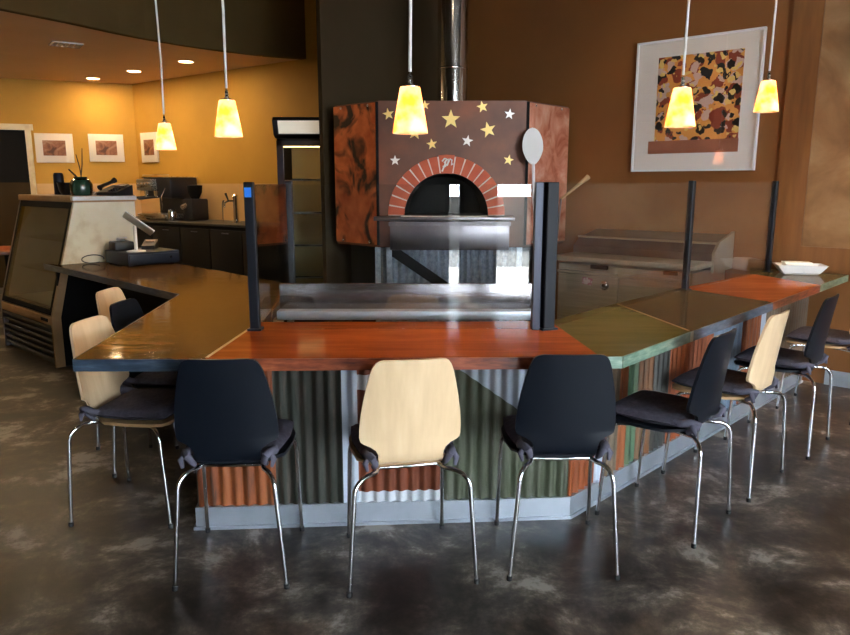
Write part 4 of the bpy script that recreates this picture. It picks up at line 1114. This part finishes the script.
gr = thing('coffee_grinder', 'black coffee grinder with hopper right of the espresso machine', 'coffee grinder', bw(1.64, .38), abc)
mb = MB(); mb.box((0, 0, .14), (.20, .26, .28), bevel=.02); part('body', mb, M['plastic'], gr)
mb = MB(); mb.lathe([(0, .28), (.05, .28), (.09, .36), (.10, .45), (0, .46)], n=20); part('hopper', mb, M['dark'], gr)
mb = MB(); mb.tube([(-.03, -.12, .20), (-.03, -.19, .17)], .03, 10); part('spout', mb, M['steel'], gr)
mp_ = MB(); mp_.lathe([(0, .004), (.055, .0), (.058, .01), (.050, .10), (.046, .14), (.050, .15), (.046, .148), (.042, .10), (.05, .012), (0, .01)], n=20)
mp_.tube([(.05, 0, .12), (.085, 0, .11), (.085, 0, .05), (.053, 0, .03)], .006, 6)
single('milk_jug', mp_, M['chrome'], 'shiny steel milk jug before the coffee grinder', 'jug', loc=bw(1.52, .10), rotz=abc)
tp = thing('beer_tap', 'slim chrome draught tap on the back counter', 'beer tap', bw(2.60, .26), abc)
mb = MB(); mb.lathe([(0, 0), (.06, 0), (.06, .012), (.032, .02), (.03, .32), (.034, .33), (.02, .345), (0, .345)], n=20); part('column', mb, M['chrome'], tp)
mb = MB(); mb.tube([(0, 0, .27), (-.03, -.08, .27), (-.05, -.12, .25), (-.05, -.13, .19)], .012, 10); part('spout', mb, M['chrome'], tp)
mb = MB(); mb.tube([(-.03, -.08, .27), (-.055, -.10, .36)], .010, 8, radii=[.008, .015]); part('handle', mb, M['plastic'], tp)
mb = MB(); mb.tube([(-.16, -.02, 0), (-.16, -.02, .22), (-.14, -.02, .27), (-.09, -.05, .27), (-.08, -.06, .20)], .008, 8)
single('gooseneck_faucet', mb, M['chrome'], 'thin chrome gooseneck faucet left of the draught tap', 'faucet', loc=bw(2.56, .24), rotz=abc)

# ------------------------------------------------------------------ upright fridge
fg = thing('drinks_fridge', 'tall black glass door drinks fridge with a pale header sign', 'refrigerator', (-1.085, 6.78, 0))
fw, fd, fh = .60, .58, 1.86
mb = MB()
for x in (-fw / 2 + .015, fw / 2 - .015): mb.box((x, fd / 2, fh / 2), (.03, fd, fh))
mb.box((0, fd - .015, fh / 2), (fw, .03, fh)); mb.box((0, fd / 2, fh - .02), (fw, fd, .04)); mb.box((0, fd / 2, .14), (fw, fd, .28))
part('cabinet', mb, M['dark'], fg, smooth=False)
mb = MB(); mb.slabface([(-fw / 2 - .02, .03, fh + .005), (-fw / 2 - .02, -.05, fh + .03), (-fw / 2 - .02, -.09, 2.02), (-fw / 2 - .02, -.05, 2.05), (-fw / 2 - .02, .10, 2.05), (-fw / 2 - .02, .10, fh + .005)], (fw + .04, 0, 0)); hd = part('header', mb, M['plastic'], fg, smooth=False)
mb = MB(); mb.slabface([(-fw / 2 + .03, -.0545, fh + .04), (fw / 2 - .03, -.0545, fh + .04), (fw / 2 - .03, -.091, 2.015), (-fw / 2 + .03, -.091, 2.015)], (0, -.005, 0)); part('sign_face', mb, M['lightbox'], hd, smooth=False)
mb = MB(); mb.box((0, fd - .034, 1.05), (fw - .064, .006, 1.5)); part('liner', mb, M['casein'], fg, smooth=False)
mb = MB()
for x in (-fw / 2 + .03, fw / 2 - .03): mb.box((x, -.02, 1.07), (.06, .035, 1.54))
mb.box((0, -.02, 1.815), (fw, .035, .05)); mb.box((0, -.02, .32), (fw, .035, .06))
dr = part('door', mb, M['plastic'], fg, smooth=False)
mb = MB(); mb.box((0, -.02, 1.07), (fw - .12, .008, 1.45)); part('door_glass', mb, M['caseglass'], dr, smooth=False)
mb = MB(); mb.box((fw / 2 - .05, -.05, 1.15), (.02, .03, .3), bevel=.005); part('handle', mb, M['greymetal'], dr)
for z in (.55, .86, 1.17, 1.48):
    mb = MB()
    for i in range(12): mb.tube([(-fw / 2 + .04 + i * .047, .03, z), (-fw / 2 + .04 + i * .047, fd - .04, z)], .003, 5)
    mb.box((0, .03, z), (fw - .07, .012, .022)); part('shelf', mb, M['steel'], fg, smooth=False)
mb = MB(); mb.box((0, .06, 1.80), (fw - .10, .04, .03)); part('inner_lamp', mb, principled('lit fridge tube', (1, .8, .5), .5, emit=(1, .62, .25), estr=7), fg, smooth=False)

# small copper side splash seen left of the glass is a reflection; nothing to build there
# table edge left of the case
tbm = thing('side_table', 'red brown table partly hidden behind the display case at the left edge', 'table', (-4.85, 7.55, 0), R(20))
mb = MB(); mb.box((0, 0, .735), (.9, .8, .035), bevel=.005); part('tabletop', mb, M['redtable'], tbm)
for x in (-.38, .38):
    for y in (-.33, .33):
        mb = MB(); mb.tube([(x, y, 0), (x, y, .717)], .025, 10); part('leg', mb, M['dark'], tbm)

# ------------------------------------------------------------------ added spot lamps (unseen, out of the frame)
def spot(name, loc, target, energy, col, size=60, blend=.6):
    l = bpy.data.lights.new(name, 'SPOT'); l.energy = energy; l.color = col; l.spot_size = R(size); l.spot_blend = blend; l.shadow_soft_size = .06
    o = bpy.data.objects.new(name, l); o.location = loc
    o.rotation_euler = (Vector(target) - Vector(loc)).to_track_quat('-Z', 'Y').to_euler(); C.objects.link(o); return o
spot('added_spot', (3.5, 3.1, 3.5), (3.75, 4.32, 1.25), 170, (1, .70, .42), 72)  # aimed past the frame edge to brighten the wall the glass reflects
spot('added_spot', (1.3, 4.4, 3.5), (2.2, 5.75, 1.6), 14, (1, .66, .36), 80)
spot('added_spot', (.2, 3.6, 3.5), (.2, 5.9, 1.5), 18, (1, .78, .55), 60)

# ------------------------------------------------------------------ daylight
w = bpy.data.worlds.new('World'); bpy.context.scene.world = w; w.use_nodes = True
bg = w.node_tree.nodes['Background']; bg.inputs[0].default_value = (.80, .90, 1.0, 1); bg.inputs[1].default_value = 22.0
sl_ = bpy.data.lights.new('sun', 'SUN'); sl_.energy = 55; sl_.color = (1, .95, .86); sl_.angle = R(.6)
so_ = bpy.data.objects.new('sun', sl_); so_.rotation_euler = Vector((.05, .60, -.80)).to_track_quat('-Z', 'Y').to_euler(); so_.location = (0, -12, 10); C.objects.link(so_)

# ------------------------------------------------------------------ camera
cam = bpy.data.cameras.new('Camera'); cam.sensor_width = 36; cam.lens = 704 / 850 * 36; cam.clip_start = .05
co = bpy.data.objects.new('Camera', cam); co.location = (0, 0, 1.45); co.rotation_euler = (R(90 - 10.8), 0, 0); C.objects.link(co)
sc = bpy.context.scene; sc.camera = co
sc.view_settings.view_transform = 'Standard'; sc.view_settings.look = 'None'; sc.view_settings.exposure = 0.6; sc.view_settings.gamma = 1
sc.view_settings.use_curve_mapping = False
sc.cycles.use_denoising = True
sc.cycles.max_bounces = 10; sc.cycles.diffuse_bounces = 4; sc.cycles.glossy_bounces = 5; sc.cycles.transparent_max_bounces = 16
sc.cycles.sample_clamp_indirect = 8
